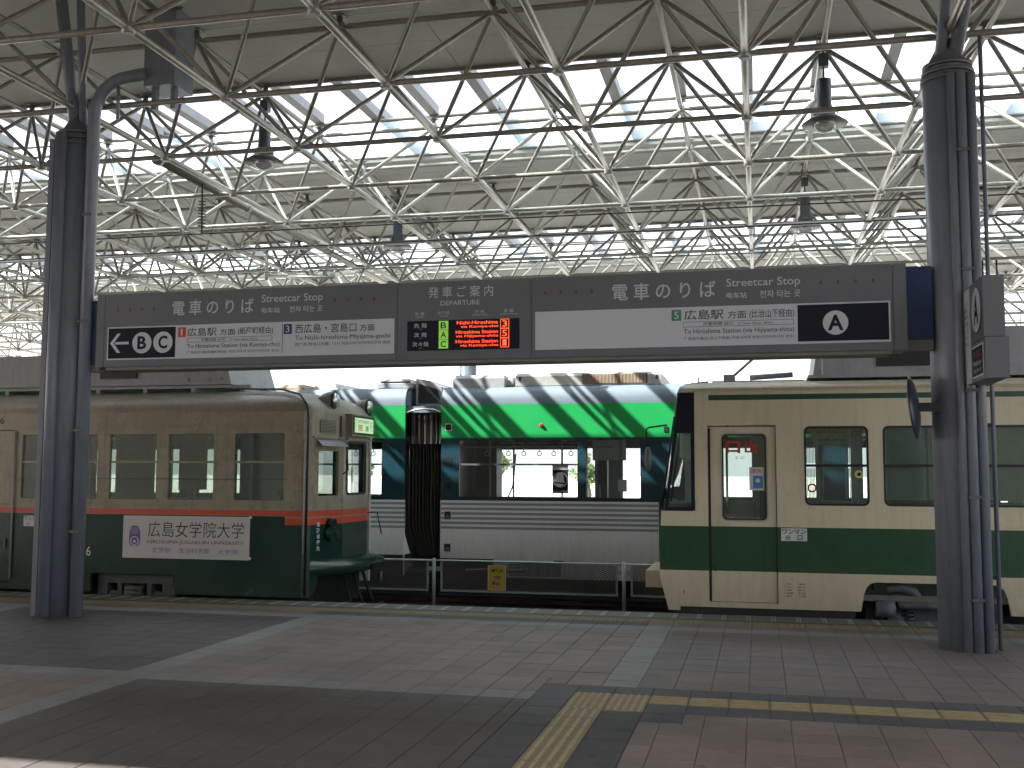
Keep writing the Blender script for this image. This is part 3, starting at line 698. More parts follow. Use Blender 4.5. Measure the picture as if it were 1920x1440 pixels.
# ------------------------------------------------------------------ tram builders
def window(parent, F, u0, u1, z0, z1, m_frame, glass, r=.04, w=.018, sash=None, sashm=None, d=-.03, corner=None):
    f = part('window', ring(MB(), F, u0, u1, z0, z1, w, r, -.05, .001, square=True), parent, m_frame)
    if corner:
        part('rounded_corner', ring(MB(), F, u0-.004, u1+.004, z0-.004, z1+.004, .004, r+w*.8, .001, .004, square=True), f, corner)
    g_ = slab(MB(), F, u0+w*.6, u1-w*.6, z0+w*.6, z1-w*.6, d-.002, d); part('pane', g_, f, glass)
    if sash:
        for zz in sash: part('sash_bar', slab(MB(), F, u0+w, u1-w, zz-.014, zz+.014, d-.006, d+.016), f, sashm)
    return f
def strap(parent, x, y, z):
    mb = MB(); mb.tube([(x, y, z+.16), (x, y, z+.07)], .007, 6)
    mb.tube([(x+.034*math.cos(t), y, z+.036+.034*math.sin(t)) for t in [2*math.pi*k/12 for k in range(13)]], .007, 5)
    part('hanging_strap', mb, parent, M_raft)
def seatrow(parent, x0, x1, y0, y1, z, back):
    f = part('bench_seat', MB().box(x0, x1, y0, y1, z, z+.12, bev=.02), parent, M_seat)
    part('seat_back', MB().box(x0, x1, back, back+.07, z+.12, z+.55, bev=.02), f, M_seat)
def shell(parent, name, rows_x, m, closed=True):
    pass

# ------------------------------------------------------------------ right tram (cream with green band)
RT = thing('streetcar', 'cream streetcar with one broad dark green band, standing at platform A', 'streetcar', (5, 13.55, -.37))
Yr, Yf = 12.35, 14.75; F = XF(Yr)
bands = [(-1, M_cream), (.47, M_dgreen), (.97, M_cream)]
Rw = [(.49, 1.18), (1.33, 3.1), (3.28, 4.6), (4.8, 6.1), (6.3, 7.6), (7.8, 9.1)]
dx0, dx1 = -.575, .185
holes = [(a, b, 1.215, 2.10) for a, b in Rw]+[(dx0, dx1, .125, 2.12), (1.05, 2.60, -1, .385), (6.3, 7.9, -1, .385), (-2, -.72, 1.14, 2.49)]
b = MB(); wall(b, F, -.90, 11.5, .065, 2.50, holes, bands)
# sloped nose piece between the front edge and the wall
def nx(z): return -1.03-.10*min(1, (z-.01)/.39) if z < .4 else (-1.13+.02*(z-.4)/.73 if z < 1.13 else -1.11+.20*(z-1.13)/1.36)
zs = [.02, .2, .40, .47, .8, .97, 1.14]
for i in range(len(zs)-1):
    a, c = zs[i], zs[i+1]; k = M_dgreen if .46 < a < .96 else M_cream
    b.face([F.p(nx(a), 0, a), F.p(-.90, 0, a), F.p(-.90, 0, c), F.p(nx(c), 0, c)], k)
b.face([F.p(nx(2.49), 0, 2.49), F.p(-.72, 0, 2.49), F.p(-.72, 0, 2.501), F.p(nx(2.49)+.01, 0, 2.501)], M_cream)
# nose front (faces away to the left), slightly rounded in plan
NY = [(12.35, 0), (12.50, -.015), (12.9, -.05), (13.55, -.07), (14.2, -.05), (14.6, -.015), (14.75, 0)]
zz = [.02, .2, .40, .47, .8, .97, 1.14]
for i in range(len(zz)-1):
    k = M_dgreen if .46 < zz[i] < .96 else M_cream
    b.grid([[(nx(z)+o, y, z) for y, o in NY] for z in (zz[i], zz[i+1])], k, closed=False)
b.grid([[(nx(z)+o, y, z) for y, o in NY] for z in (2.25, 2.49)], M_cream, closed=False)
part('body', b, RT)
part('windscreen', (lambda m_: (m_.grid([[(nx(z)+o*.98, y, z) for y, o in NY] for z in (1.14, 2.25)], None, closed=False), m_)[1])(MB()), RT, M_glass)
for y in (12.9, 14.2): part('windscreen_post', MB().tube([(nx(1.14)-.045, y, 1.14), (nx(2.25)-.045, y, 2.25)], .015, 6), RT, M_rub)
# roof by lofting
b = MB(); lay = [(2.50, 0, 0), (2.545, .01, .015), (2.585, .045, .08), (2.615, .12, .2), (2.635, .3, .5), (2.66, .75, 1.1), (2.665, 1.15, 1.6)]
rows = []
for z, iy, ix in lay:
    xf = nx(2.49)+.0+ix
    rows.append([(11.5, Yr+iy, z)]+[(xf+o*(1-ix*.5), Yr+iy+(y-Yr)*(1-iy/1.2), z) for y, o in NY]+[(11.5, Yf-iy, z)])
b.grid(rows, None, closed=True, cap=False); part('roof', b, RT, M_cream)
b = MB(); slab(b, F, -.56, 11.5, 2.405, 2.465, 0, .0015)
b.v[0:0] = []; part('roof_stripe', b, RT, M_stripe)
part('gutter_line', slab(MB(), F, -.72, 11.5, 2.500, 2.508, 0, .012), RT, M_cream)
part('far_wall', wall(MB(), XF(Yf), -1.0, 11.5, .02, 2.5, [(a-.0, b_, 1.215, 2.10) for a, b_ in ((-.75, -.1), (.1, 1.18), (1.33, 2.4), (2.6, 3.1), (3.28, 4.6), (4.8, 6.1), (6.3, 7.6))], [(-1, M_int)]), RT)
bx('floor', RT, M_floor, -1.0, 11.5, Yr+.05, Yf-.05, .18, .24); bx('inner_ceiling', RT, M_int, -.9, 11.5, Yr+.06, Yf-.06, 2.30, 2.33)
bx('end_wall', RT, M_int, 11.42, 11.48, Yr+.05, Yf-.05, .24, 2.3)
# side cab window
b = MB(); poly = [(nx(1.14)+.035, 1.14), (-.75, 1.14), (-.725, 1.17), (-.725, 2.43), (-.76, 2.49), (nx(2.49)+.01, 2.49)]
cw = part('cab_side_window', MB(), RT, M_rub)
b = MB(); b.face([F.p(u, -.02, z) for u, z in poly]); part('pane', b, cw, M_glass)
b = MB(); n_ = len(poly); cu_ = sum(p[0] for p in poly)/n_; cz_ = 1.8
inn = [(nx(1.17)+.075, 1.185), (-.785, 1.185), (-.765, 1.205), (-.765, 2.02), (-.77, 2.03), (nx(2.03)+.06, 2.03)]
rows = [[F.p(u, 0.002, z) for u, z in poly], [F.p(u, .002, z) for u, z in inn], [F.p(u, -.02, z) for u, z in inn]]
b.grid(rows, None, sm=False); part('surround', b, cw, M_navy)
b = MB(); [b.grid([[F.p(-.95+.02, -.05-.8*t, 1.14), F.p(-.73, -.05-.8*t, 1.14)] for t in (0, 1)], None, closed=False)]
bx('dashboard', RT, M_intd, -1.08, -.62, 12.45, 13.9, .9, 1.22); bx('driver_seat', RT, M_intd, -.35, .05, 13.2, 13.65, .24, .75); bx('driver_seat_back', RT, M_intd, .0, .08, 13.2, 13.65, .75, 1.35)
bx('fare_box', RT, M_aclite, -.30, -.05, 12.75, 13.0, .24, 1.22); bx('partition', RT, M_intd, .18, .21, 12.95, 14.6, .24, 1.25)
bx('sun_blind', RT, M_curt, -.90, -.86, 12.5, 14.0, 1.75, 2.2)
# door
dr = part('door', (lambda m_: (wall(m_, Fr((dx0+.03, Yr+.03), (dx1, Yr+.03)), 0, dx1-dx0-.03, .13, 2.10, [(.115, .635, 1.03, 2.03)], [(-1, M_cream), (.47, M_dgreen), (.97, M_cream)], .04), m_)[1])(MB()), RT)
FD = Fr((dx0+.03, Yr+.03), (dx1, Yr+.03))
ring_ = part('window_frame', ring(MB(), FD, .115, .635, 1.03, 2.03, .014, .05, -.03, .006, square=False), dr, M_aclite)
part('corner_filler', ring(MB(), FD, .113, .637, 1.028, 2.032, .004, .07, -.03, .0015, square=True), dr, M_cream); part('rubber_seal', ring(MB(), FD, .117, .633, 1.032, 2.028, .030, .045, -.03, .003), dr, M_rub)
part('pane', slab(MB(), FD, .13, .62, 1.04, 2.02, -.022, -.02), dr, M_glass)
text('口', FD, .175, .335, 1.80, 1.935, M_red, dr, -.018, .04); text('出', FD, .385, .525, 1.80, 1.94, M_red, dr, -.018, .03)
text('とじ', FD, .28, .38, 1.735, 1.765, M_red, dr, -.018, .01)
part('sticker', slab(MB(), FD, .43, .59, 1.38, 1.64, -.0195, -.018), dr, M_pwhite); part('sticker', slab(MB(), FD, .47, .58, 1.40, 1.545, -.018, -.017), dr, M_poster)
text('優先', FD, .45, .57, 1.575, 1.62, M_red, dr, -.016); disc_ = part('sticker_mark', disc(MB(), FD, .525, 1.49, .025, -.0165, M_pwhite), dr)
part('door_gap', slab(MB(), F, dx0, dx0+.03, .135, 2.08, -.05, -.028), RT, M_rub)
part('door_gap', slab(MB(), F, dx1-.008, dx1-.001, .135, 2.10, -.05, -.012), RT, M_rub)
part('door_rail', slab(MB(), F, -.60, .22, 2.155, 2.162, 0, .006), RT, M_cream); part('handle', slab(MB(), FD, .04, .05, .46, .53, 0, .012), dr, M_rub)
for k, (a, b_) in enumerate(Rw):
    w_ = window(RT, F, a, b_, 1.215, 2.10, M_rub, M_glass, .045, .022, (1.66,), M_rub, corner=M_cream)
    if k: part('roller_blind', slab(MB(), F, a+.03, b_-.03, 1.28 if k == 1 else 1.75, 2.07, -.07, -.066), w_, M_curt)
# inside window one
bx('route_map', RT, M_map, .60, 1.0, 12.62, 12.63, 1.90, 2.08); text('路線図 電車のりば', XF(12.61), .63, .97, 2.03, 2.065, M_red, RT, 0); text('広島駅 紙屋町 西広島 宮島口', XF(12.61), .63, .97, 1.94, 1.965, M_black, RT, 0)
for x in (.62, .78, .93, 1.08, 2.2, 2.5, 2.9, 3.5, 3.9): strap(RT, x, 12.9, 2.0)
pp('grab_rail', RT, M_chrome, [(-.5, 12.9, 2.17), (11, 12.9, 2.17)], .014, 8); pp('grab_rail', RT, M_chrome, [(-.5, 14.2, 2.17), (11, 14.2, 2.17)], .014, 8)
for x in (-.38, .3, 1.25, 3.2): pp('grab_pole', RT, M_chrome, [(x, 13.0, .24), (x, 13.0, 2.3)], .014, 8)
b = MB()
for k in range(9):
    for a_, c_, d_ in ((.52, 1.29, 1.63), (.93, 1.29, 1.63), (.515, 1.69, 1.98), (.96, 1.69, 1.98)): slab(b, F, a_+.0155*k, a_+.0155*k+.007, c_, d_, -.044, -.040)
part('glass_reflection_stripes', b, RT, M_pwhite)  # white bars drawn in place of striped reflections in the pane
part('round_sticker', disc(MB(), F, 1.075, 1.565, .045, -.027, M_map), RT); part('round_sticker', disc(MB(), F, 1.075, 1.565, .022, -.0265, M_black), RT)
part('no_smoking_sticker', ring(MB(), F, .52, .62, 1.36, 1.46, .018, .03, -.028, -.026), RT, M_red)
bx('notice', RT, M_pwhite, 1.45, 1.70, 12.60, 12.605, 1.34, 1.50)
seatrow(RT, .5, 3.0, 12.45, 12.85, .6, 12.42); seatrow(RT, .5, 3.0, 14.2, 14.6, .6, 14.62)
seatrow(RT, 3.4, 9, 12.45, 12.85, .6, 12.42)
pl = part('notice_plate', slab(MB(), F, .225, .505, .820, .960, 0, .006), RT, M_pwhite)
text('ワンマン', F, .235, .495, .895, .950, M_black, pl, .0075, .02); text('出', F, .27, .325, .832, .885, M_black, pl, .0075, .02); text('口', F, .40, .455, .832, .885, M_black, pl, .0075, .02)
for k, (a_, b_) in enumerate((('形式', '3 軸 動力'), ('記号 モハ', '800 形'), ('定員', '84人'), ('自重', '21.20t'), ('製造 昭和', '1月 全検'))):
    z = .335-.033*k; text(a_, F, .275, .275+.05+.02*(k % 2), z, z+.02, M_black, RT, .002, .006); text(b_, F, .40, .48, z, z+.02, M_black, RT, .002, .006)
part('hatch', ring(MB(), F, -.885, -.775, .165, .30, .004, .012, 0, .002), RT, M_cream); part('latch', slab(MB(), F, -.86, -.852, .205, .245, 0, .004), RT, M_black)
part('corner_lamp', ring(MB(), F, -1.115, -1.075, .60, .82, .006, .008, 0, .003), RT, M_black)
b = MB(); b.box(-1.36, -1.10, 13.0, 14.3, .20, .40); part('bumper', b, RT, M_cream)
pp('door_mirror_arm', RT, M_rub, [(-1.04, 12.45, 2.13), (-1.25, 12.40, 2.10), (-1.28, 12.40, 2.07), (-1.28, 12.40, 1.88)], .010, 8)
part('door_mirror', MB().ell((-1.26, 12.40, 1.73), .045, .05, .15, 12, 8), RT, M_coll)
# roof gear
bx('roof_rack', RT, M_raft, .56, 11, 12.62, 14.4, 2.667, 2.70)
ac = part('air_conditioner', (lambda m_: (m_.grid([[(.62, 12.66, 2.702), (8.5, 12.66, 2.702), (8.5, 14.35, 2.702), (.62, 14.35, 2.702)], [(.70, 12.68, 3.22), (8.5, 12.68, 3.22), (8.5, 14.3, 3.22), (.70, 14.3, 3.22)]], None, sm=False, cap=True), m_)[1])(MB()), RT, M_acbox)
bx('vent', ac, M_rub, 1.32, 1.92, 12.645, 12.67, 2.79, 2.97)
text('CU-2', XF(12.658), 1.75, 1.83, 2.735, 2.755, M_black, ac, 0)
pp('cable', RT, M_pwhite, [(.72, 12.6, 2.70), (.715, 12.6, 2.92), (.72, 12.6, 3.1)], .009, 6)
pg = part('pantograph_base', MB().box(-.55, .55, 13.2, 14.1, 2.667, 2.70), RT, M_raft)
pp('arm', pg, M_acbox, [(-.35, 13.6, 2.75), (.05, 13.6, 3.10), (-.1, 13.6, 3.35)], .018, 8); pp('spring', pg, M_acbox, [(-.10, 13.5, 2.76), (.42, 13.5, 2.79)], .035, 10)
bx('insulator_block', pg, M_raft, -.42, -.28, 13.45, 13.7, 2.70, 2.80); pp('horn', RT, M_rub, [(-.95, 13.3, 2.62), (-.80, 13.3, 2.67), (-.6, 13.3, 2.69)], .02, 8)
pp('aerial', RT, M_rub, [(-.72, 13.3, 2.62), (-.72, 13.3, 2.76)], .008, 6)
def bogie(parent, x0, x1, y, zt, m):
    bg_ = part('bogie', MB().box(x0, x1, y+.25, y+.33, -.12, zt-.12), parent, m)
    L = x1-x0
    for xc in (x0+.22*L, x1-.22*L):
        w_ = part('wheel', MB().tube([(xc, y+.40, -.10), (xc, y+.50, -.10)], .27, 24), bg_, M_dark)
        part('axle_box', MB().tube([(xc, y+.10, -.06), (xc, y+.27, -.06)], .095, 16), bg_, m)
        for s_ in (-1, 1):
            b_ = MB(); pts = [(xc+s_*.15+.045*math.cos(t), y+.2+.045*math.sin(t), -.05+.22*t/(2*math.pi*5)) for t in [2*math.pi*5*k/50 for k in range(51)]]
            b_.tube(pts, .011, 5); part('coil_spring', b_, bg_, M_coll)
    return bg_
for u_, s_ in ((1.05, 1), (2.60, -1)):
    pc = [(0, .066), (.012, .066), (.045, .25), (.075, .33), (.12, .372), (.18, .386), (0, .386)]; b = MB()
    fr = [F.p(u_+s_*a_, -.001, z) for a_, z in pc]; bk = [F.p(u_+s_*a_, -.049, z) for a_, z in pc]
    b.grid([fr, bk], None, sm=False, cap=True); part('arch_corner', b, RT, M_cream)
bgm = bogie(RT, 1.12, 2.55, Yr, .36, M_bogie)
pp('torque_rod', bgm, M_bogie, [(1.45, 12.42, .14), (2.1, 12.42, .14)], .045, 12); part('spring_plank', MB().tube([(1.22, 12.44, .10), (1.42, 12.44, .10)], .10, 14), bgm, M_bogie)
b = MB(); b.tube([(1.35, 12.5, .30), (1.5, 12.5, .33), (1.62, 12.5, .28), (1.68, 12.5, .17)], .06, 10); part('arched_bracket', b, bgm, M_bogie)
bx('gear_case', bgm, M_bogie, 2.15, 2.5, 12.5, 12.8, .06, .30)
bogie(RT, 6.4, 7.8, Yr, .36, M_bogie)
bx('underframe', RT, M_dark, -.8, 11.3, Yr+.35, Yf-.1, -.15, .175)
part('skirt_return', MB().box(-.98, 1.0, Yr+.03, Yr+.05, -.02, .064), RT, M_dark)

# ------------------------------------------------------------------ left tram (old, tan over green)
LT = thing('streetcar', 'old round-ended streetcar in faded tan over dark green with an orange stripe', 'streetcar', (-10, 13.45, -.37))
Ya, Yb = 12.35, 14.57; A_, B_, C_, D_ = (-5.50, 12.35), (-5.28, 13.02), (-5.28, 13.90), (-5.50, 14.57)
F = XF(Ya)
bands = [(-1, M_oldg), (1.018, M_tan), (1.024, M_orange), (1.090, M_tan)]
bandn = [(-1, M_oldg), (.912, M_orange), (.995, M_tan), (1.012, M_orange), (1.090, M_tan)]
Lw = [(-6.52, -5.78), (-7.45, -6.75), (-8.30, -7.56), (-9.12, -8.42), (-9.62, -9.25)]
Lw2 = [(-11.9, -11.2), (-12.8, -12.1), (-13.7, -13.0)]
holes = [(a, b_, 1.185, 2.085) for a, b_ in Lw+Lw2]+[(-10.72, -9.70, .10, 2.12), (-8.50, -7.28, -1, .255), (-13.2, -12.0, -1, .255)]
b = MB(); wall(b, F, -15.0, -5.78, .02, 2.33, holes, bands); wall(b, F, -5.78, -5.55, .02, 2.33, [], bandn)
# rounded corner and two front facets
F0 = Fr((-5.55, 12.35), (-5.46, 12.40)); wall(b, F0, 0, F0.len, .02, 2.33, [], bandn)
F1 = Fr((-5.46, 12.40), B_); F2 = Fr(B_, C_); F3 = Fr(C_, D_)
wall(b, F1, 0, F1.len, .42, 2.33, [(.12, .56, 1.25, 1.86)], bandn); wall(b, F2, 0, F2.len, .42, 2.33, [(.07, .81, 1.25, 2.0)], bandn); wall(b, F3, 0, F3.len, .42, 2.33, [(.12, .56, 1.25, 1.86)], bandn)
b.face([F1.p(0, 0, .02), F1.p(.12, 0, .10), F1.p(.20, 0, .42), F1.p(0, 0, .42)], M_oldg)
part('body', b, LT)
wall(b2 := MB(), XF(Yb), -15, -5.5, .02, 2.33, [(a, b_, 1.185, 2.085) for a, b_ in ((-6.45, -5.75), (-7.45, -6.75), (-8.30, -7.56), (-9.12, -8.42), (-10.6, -9.4))], [(-1, M_int)]); part('far_wall', b2, LT)
outl = [(-15, Ya), (-5.62, Ya), (-5.52, 12.365), (-5.46, 12.41), (-5.37, 12.70), B_, (-5.265, 13.46), C_, (-5.37, 14.22), (-5.46, 14.50), (-5.60, Yb), (-15, Yb)]
b = MB(); rows = []
for z, i_ in ((2.33, 0), (2.385, .012), (2.44, .045), (2.495, .11), (2.545, .20), (2.59, .33), (2.625, .50), (2.65, .75), (2.66, 1.0)):
    rows.append([(x if x < -14 else x-i_*1.25, Ya+(y-Ya)*(1-i_/1.11*.9)+i_*.9, z) for x, y in outl])
b.grid(rows, None, closed=True); part('roof', b, LT, M_roofold)
part('gutter', slab(MB(), F, -15, -5.56, 2.150, 2.168, 0, .014), LT, M_tan); part('gutter', slab(MB(), F, -15, -5.56, 2.185, 2.192, 0, .007), LT, M_tan)
pp('corner_cable', LT, M_rub, [(-5.50, 12.36, .05), (-5.49, 12.36, 2.25), (-5.53, 12.39, 2.42), (-5.68, 12.50, 2.56), (-6.0, 12.62, 2.635), (-6.8, 12.7, 2.66)], .013, 8)
pp('handrail', LT, M_aclite, [(-5.525, 12.33, .55), (-5.525, 12.33, 1.95)], .011, 8)
for k, (a, b_) in enumerate(Lw+Lw2):
    w_ = window(LT, F, a, b_, 1.185, 2.085, M_tan, M_glass2, .02, .028, (1.695,), M_tan, d=-.028)
    if k < 5: part('pale_window_panel', slab(MB(), F, a+(.04, .10, .03, .2, .1)[k]+.02, a+(.22, .52, .62, .5, .3)[k], 1.24+.1*(k == 1), 2.05, -.12, -.11), w_, M_curt)  # pale panels added behind the glass to lighten the windows
part('window_sill', slab(MB(), F, -15, -5.6, 1.148, 1.170, 0, .014), LT, M_tan)
pp('guard_rod', LT, M_coll, [(-9.6, Ya-.012, 1.485), (-5.76, Ya-.012, 1.475)], .0055, 6)
part('paper_notice', slab(MB(), F, -8.06, -7.90, 1.80, 1.97, -.034, -.032), LT, M_pwhite); part('paper_notice', slab(MB(), F, -7.86, -7.76, 1.72, 1.86, -.034, -.032), LT, M_pwhite)
part('sticker', slab(MB(), F, -5.91, -5.81, 1.36, 1.44, -.034, -.032), LT, M_pwhite); part('sticker', slab(MB(), F, -5.91, -5.81, 1.27, 1.355, -.034, -.032), LT, M_poster)
# rear door beside the left column
FDl = XF(Ya+.03)
b = MB(); wall(b, FDl, -10.70, -9.72, .11, 2.11, [(-10.5, -9.95, 1.2, 2.0)], bands, .04); dl = part('door', b, LT)
part('window_frame', ring(MB(), FDl, -10.5, -9.95, 1.2, 2.0, .02, .06, -.02, .004, square=True), dl, M_aclite); part('pane', slab(MB(), FDl, -10.49, -9.96, 1.21, 1.99, -.02, -.018), dl, M_glass)
text('入', FDl, -10.42, -10.28, 1.76, 1.90, M_red, dl, -.015, .03); text('口', FDl, -10.14, -10.0, 1.76, 1.90, M_red, dl, -.015, .03); part('sticker', slab(MB(), FDl, -10.2, -10.0, 1.45, 1.65, -.016, -.014), dl, M_purple)
pp('door_rail', LT, M_aclite, [(-9.69, 12.33, .15), (-9.69, 12.33, 2.1)], .012, 8); part('handle', slab(MB(), FDl, -9.82, -9.80, .55, .68, 0, .02), dl, M_coll)
pl = part('notice_plate', slab(MB(), F, -9.52, -9.26, .845, .985, 0, .005), LT, M_pwhite); text('ワンマン', F, -9.51, -9.27, .92, .975, M_black, pl, .0065, .02); text('入', F, -9.48, -9.42, .855, .905, M_black, pl, .0065, .02); text('口', F, -9.35, -9.29, .855, .905, M_black, pl, .0065, .02)
text('6', F, -8.565, -8.50, .475, .60, M_grylet, LT, .003, .01); text('6', F, -9.95, -9.885, 2.205, 2.29, M_black, LT, .003, .01)
# advert board
ad = part('advert_board', slab(MB(), F, -8.03, -6.25, .465, 1.005, 0, .012), LT, M_adv); o = .0135
text('広島女学院大学', F, -7.67, -6.325, .735, .935, M_black, ad, o, -.004); text('HIROSHIMA JOGAKUIN UNIVERSITY', F, -7.68, -6.325, .640, .695, M_black, ad, o, 0)
text('文学部', F, -7.61, -7.34, .54, .605, M_purple, ad, o); text('生活科学部', F, -7.22, -6.80, .535, .60, M_purple, ad, o); text('大学院', F, -6.68, -6.40, .53, .595, M_purple, ad, o)
b = MB(); pts = [(-.045, .13), (.045, .13), (.075, .06), (.08, -.03), (.075, -.09), (.05, -.13), (-.05, -.13), (-.075, -.09), (-.08, -.03), (-.075, .06)]
b.face([F.p(-7.86+u, o, .745+z) for u, z in pts[::-1]], M_purple); disc(b, F, -7.86, .68, .062, o+.001, M_adv); disc(b, F, -7.86, .68, .046, o+.002, M_purple); disc(b, F, -7.86, .675, .022, o+.003, M_adv)
for k in range(4): slab(b, F, -7.86-.05, -7.86+.05, .775+.022*k, .780+.022*k, o, o+.0008, M_adv)
for k in range(7):
    t = math.radians(200+20*k); slab(b, F, -7.86+.105*math.cos(t), -7.852+.105*math.cos(t), .70+.105*math.sin(t), .708+.105*math.sin(t), 0, o+.0008, M_purple)
part('emblem', b, ad)
for u, z in ((-6.255, .985), (-6.255, .475)): part('clip', slab(MB(), F, u, u+.03, z, z+.03, .004, .018), ad, M_pwhite)
# front: windows, vents, visor, destination box, lamps
for Fq in (F1, F3):
    window(LT, Fq, .12, .56, 1.25, 1.86, M_tan, M_glass, .015, .02, d=-.03)
b = MB(); b.face([F1.p(.08, .0, 1.99), F1.p(.08, .12, 1.90), F1.p(.60, .12, 1.90), F1.p(.60, .0, 1.99)]); b.face([F1.p(.08, 0, 1.99), F1.p(.60, 0, 1.99), F1.p(.60, .118, 1.898), F1.p(.08, .118, 1.898)]); part('sun_visor', b, LT, M_acbox)
part('visor_rail', slab(MB(), F1, .02, F1.len, 2.00, 2.022, 0, .03), LT, M_tan); part('visor_rail', slab(MB(), F2, 0, F2.len, 1.995, 2.02, 0, .06), LT, M_tan)
vt = part('vent_grille', slab(MB(), F1, .15, .47, 2.07, 2.235, 0, .004), LT, M_rub)
for k in range(9): part('slat', slab(MB(), F1, .15, .47, 2.073+.018*k, 2.083+.018*k, .004, .012), vt, M_tan)
part('gutter_cover', slab(MB(), F1, F1.len-.09, F1.len, 2.03, 2.30, 0, .03), LT, mat('brown_cover', (.16, .11, .09), .5))
cf = window(LT, F2, .07, .81, 1.25, 2.0, M_tan, M_glass, .05, .035, d=-.02)
part('rubber_seal', ring(MB(), F2, .09, .79, 1.27, 1.98, .03, .05, .001, .012), cf, M_rub)
bxd = part('destination_box', slab(MB(), F2, .03, .85, 2.045, 2.335, 0, .10), LT, M_tan)
part('rubber_seal', slab(MB(), F2, .06, .82, 2.07, 2.315, .10, .106), bxd, M_rub); part('display', slab(MB(), F2, .10, .78, 2.095, 2.29, .106, .108), bxd, M_dest)
text('回', F2, .22, .36, 2.12, 2.20, M_red, bxd, .110, .02); text('NOT IN SERVICE', F2, .22, .60, 2.225, 2.265, M_red, bxd, .110, .01); text('送', F2, .48, .60, 2.12, 2.20, M_green5, bxd, .110, .02); text('(', F2, .12, .15, 2.11, 2.28, M_black, bxd, .11); text('行', F2, .66, .74, 2.12, 2.26, M_green5, bxd, .11)
def headlamp(x, y, z):
    h = part('headlamp', (lambda m_: (m_.tube([(x-.17, y, z-.01), (x-.15, y, z-.008), (x-.09, y, z-.003), (x-.01, y, z), (x+.06, y, z)], [.03, .06, .095, .115, .12], 20), m_)[1])(MB()), LT, M_roofold)
    part('rim', MB().tube([(x+.055, y, z), (x+.075, y, z)], .125, 20), h, M_rub); part('lens', MB().ell((x+.07, y, z), .04, .10, .10, 16, 8), h, M_chrome)
    part('stalk', MB().tube([(x-.05, y, z-.1), (x-.12, y, z-.28)], [.04, .06], 10), h, M_roofold)
headlamp(-5.42, 12.88, 2.50); headlamp(-5.36, 13.95, 2.47)
pp('hose', LT, M_rub, [(-5.40, 12.98, 2.36), (-5.36, 13.02, 2.44), (-5.33, 13.1, 2.42)], .014, 6)
for s_, k in zip('乗降者優先', range(5)): text(s_, F1, .12, .185, .885-.075*k, .945-.075*k, M_white, LT, .004, .03)
tl = part('tail_lamp', (lambda m_: (m_.tube([F1.p(.36, 0, .80), F1.p(.36, .06, .80)], [.10, .085], 18), m_)[1])(MB()), LT, M_oldg)
part('lens', MB().tube([F1.p(.46, .0, .78), F1.p(.46, .09, .78)], .045, 12), tl, M_rub); part('hood', MB().tube([F1.p(.36, 0, .93), F1.p(.36, .09, .92)], .06, 12), tl, M_rub)
b = MB(); sh = [(-5.46, 12.40), (-5.10, 12.85), (-4.99, 13.1), (-4.99, 13.8), (-5.10, 14.1), (-5.46, 14.5)]; si = [(-5.47, 12.40), (-5.30, 12.98), (-5.28, 13.1), (-5.28, 13.8), (-5.30, 13.95), (-5.47, 14.5)]
b.grid([[(x, y, .47) for x, y in si], [(x, y, .41) for x, y in sh], [(x-.01, y, .30) for x, y in sh], [(x, y, .24) for x, y in si]], None, closed=False); part('front_bumper', b, LT, M_oldg)
bx('coupler_pocket', LT, M_rub, -4.985, -4.96, 13.3, 13.62, .30, .38)
for y in (13.1, 13.45, 13.8): pp('lifeguard_frame', LT, M_dark, [(-5.3, y, .24), (-5.2, y, -.05), (-5.1, y, -.25)], .02, 6)
pp('lifeguard_frame', LT, M_dark, [(-5.1, 12.8, -.22), (-5.1, 14.1, -.22)], .02, 6); pp('coupler_rod', LT, M_coll, [(-5.02, 13.75, .24), (-5.02, 13.75, .10)], .03, 8)
pp('wiper', LT, M_rub, [F2.p(.02, .03, 1.95), F2.p(.05, .04, 1.6), F1.p(.6, .03, 1.55)], .010, 6)
for k in range(2): pp('side_step', LT, M_rub, [(-5.28, 13.92, 1.02-.0*k), (-5.18, 14.02, 1.02), (-5.12, 14.04, .72)], .008, 6)
# inside
bx('floor', LT, M_floor, -14.9, -5.5, Ya+.06, Yb-.06, .25, .30); bx('inner_ceiling', LT, M_int, -14.9, -5.6, Ya+.06, Yb-.06, 2.25, 2.28); bx('end_wall', LT, M_int, -14.98, -14.9, Ya+.05, Yb-.05, .02, 2.3)
bx('cab_partition', LT, M_int, -6.62, -6.58, 12.9, 14.5, .30, 2.25); bx('cab_desk', LT, M_intd, -5.85, -5.45, 12.8, 14.1, .3, 1.2); bx('driver_seat', LT, M_intd, -6.25, -5.95, 13.2, 13.6, .3, 1.25)
seatrow(LT, -14, -6.8, 12.45, 12.85, .62, 12.42); seatrow(LT, -14, -6.8, 14.05, 14.45, .62, 14.46)
pp('grab_rail', LT, M_chrome, [(-14, 12.9, 2.08), (-6, 12.9, 2.08)], .013, 6)
for x in (-6.75, -8.36, -9.6): pp('grab_pole', LT, M_aclite, [(x, 12.9, .3), (x, 12.9, 2.25)], .015, 8)
bx('cab_curtain', LT, mat('curtain_green', (.03, .16, .10), .7), -5.55, -5.52, 13.3, 13.45, 1.25, 2.1)
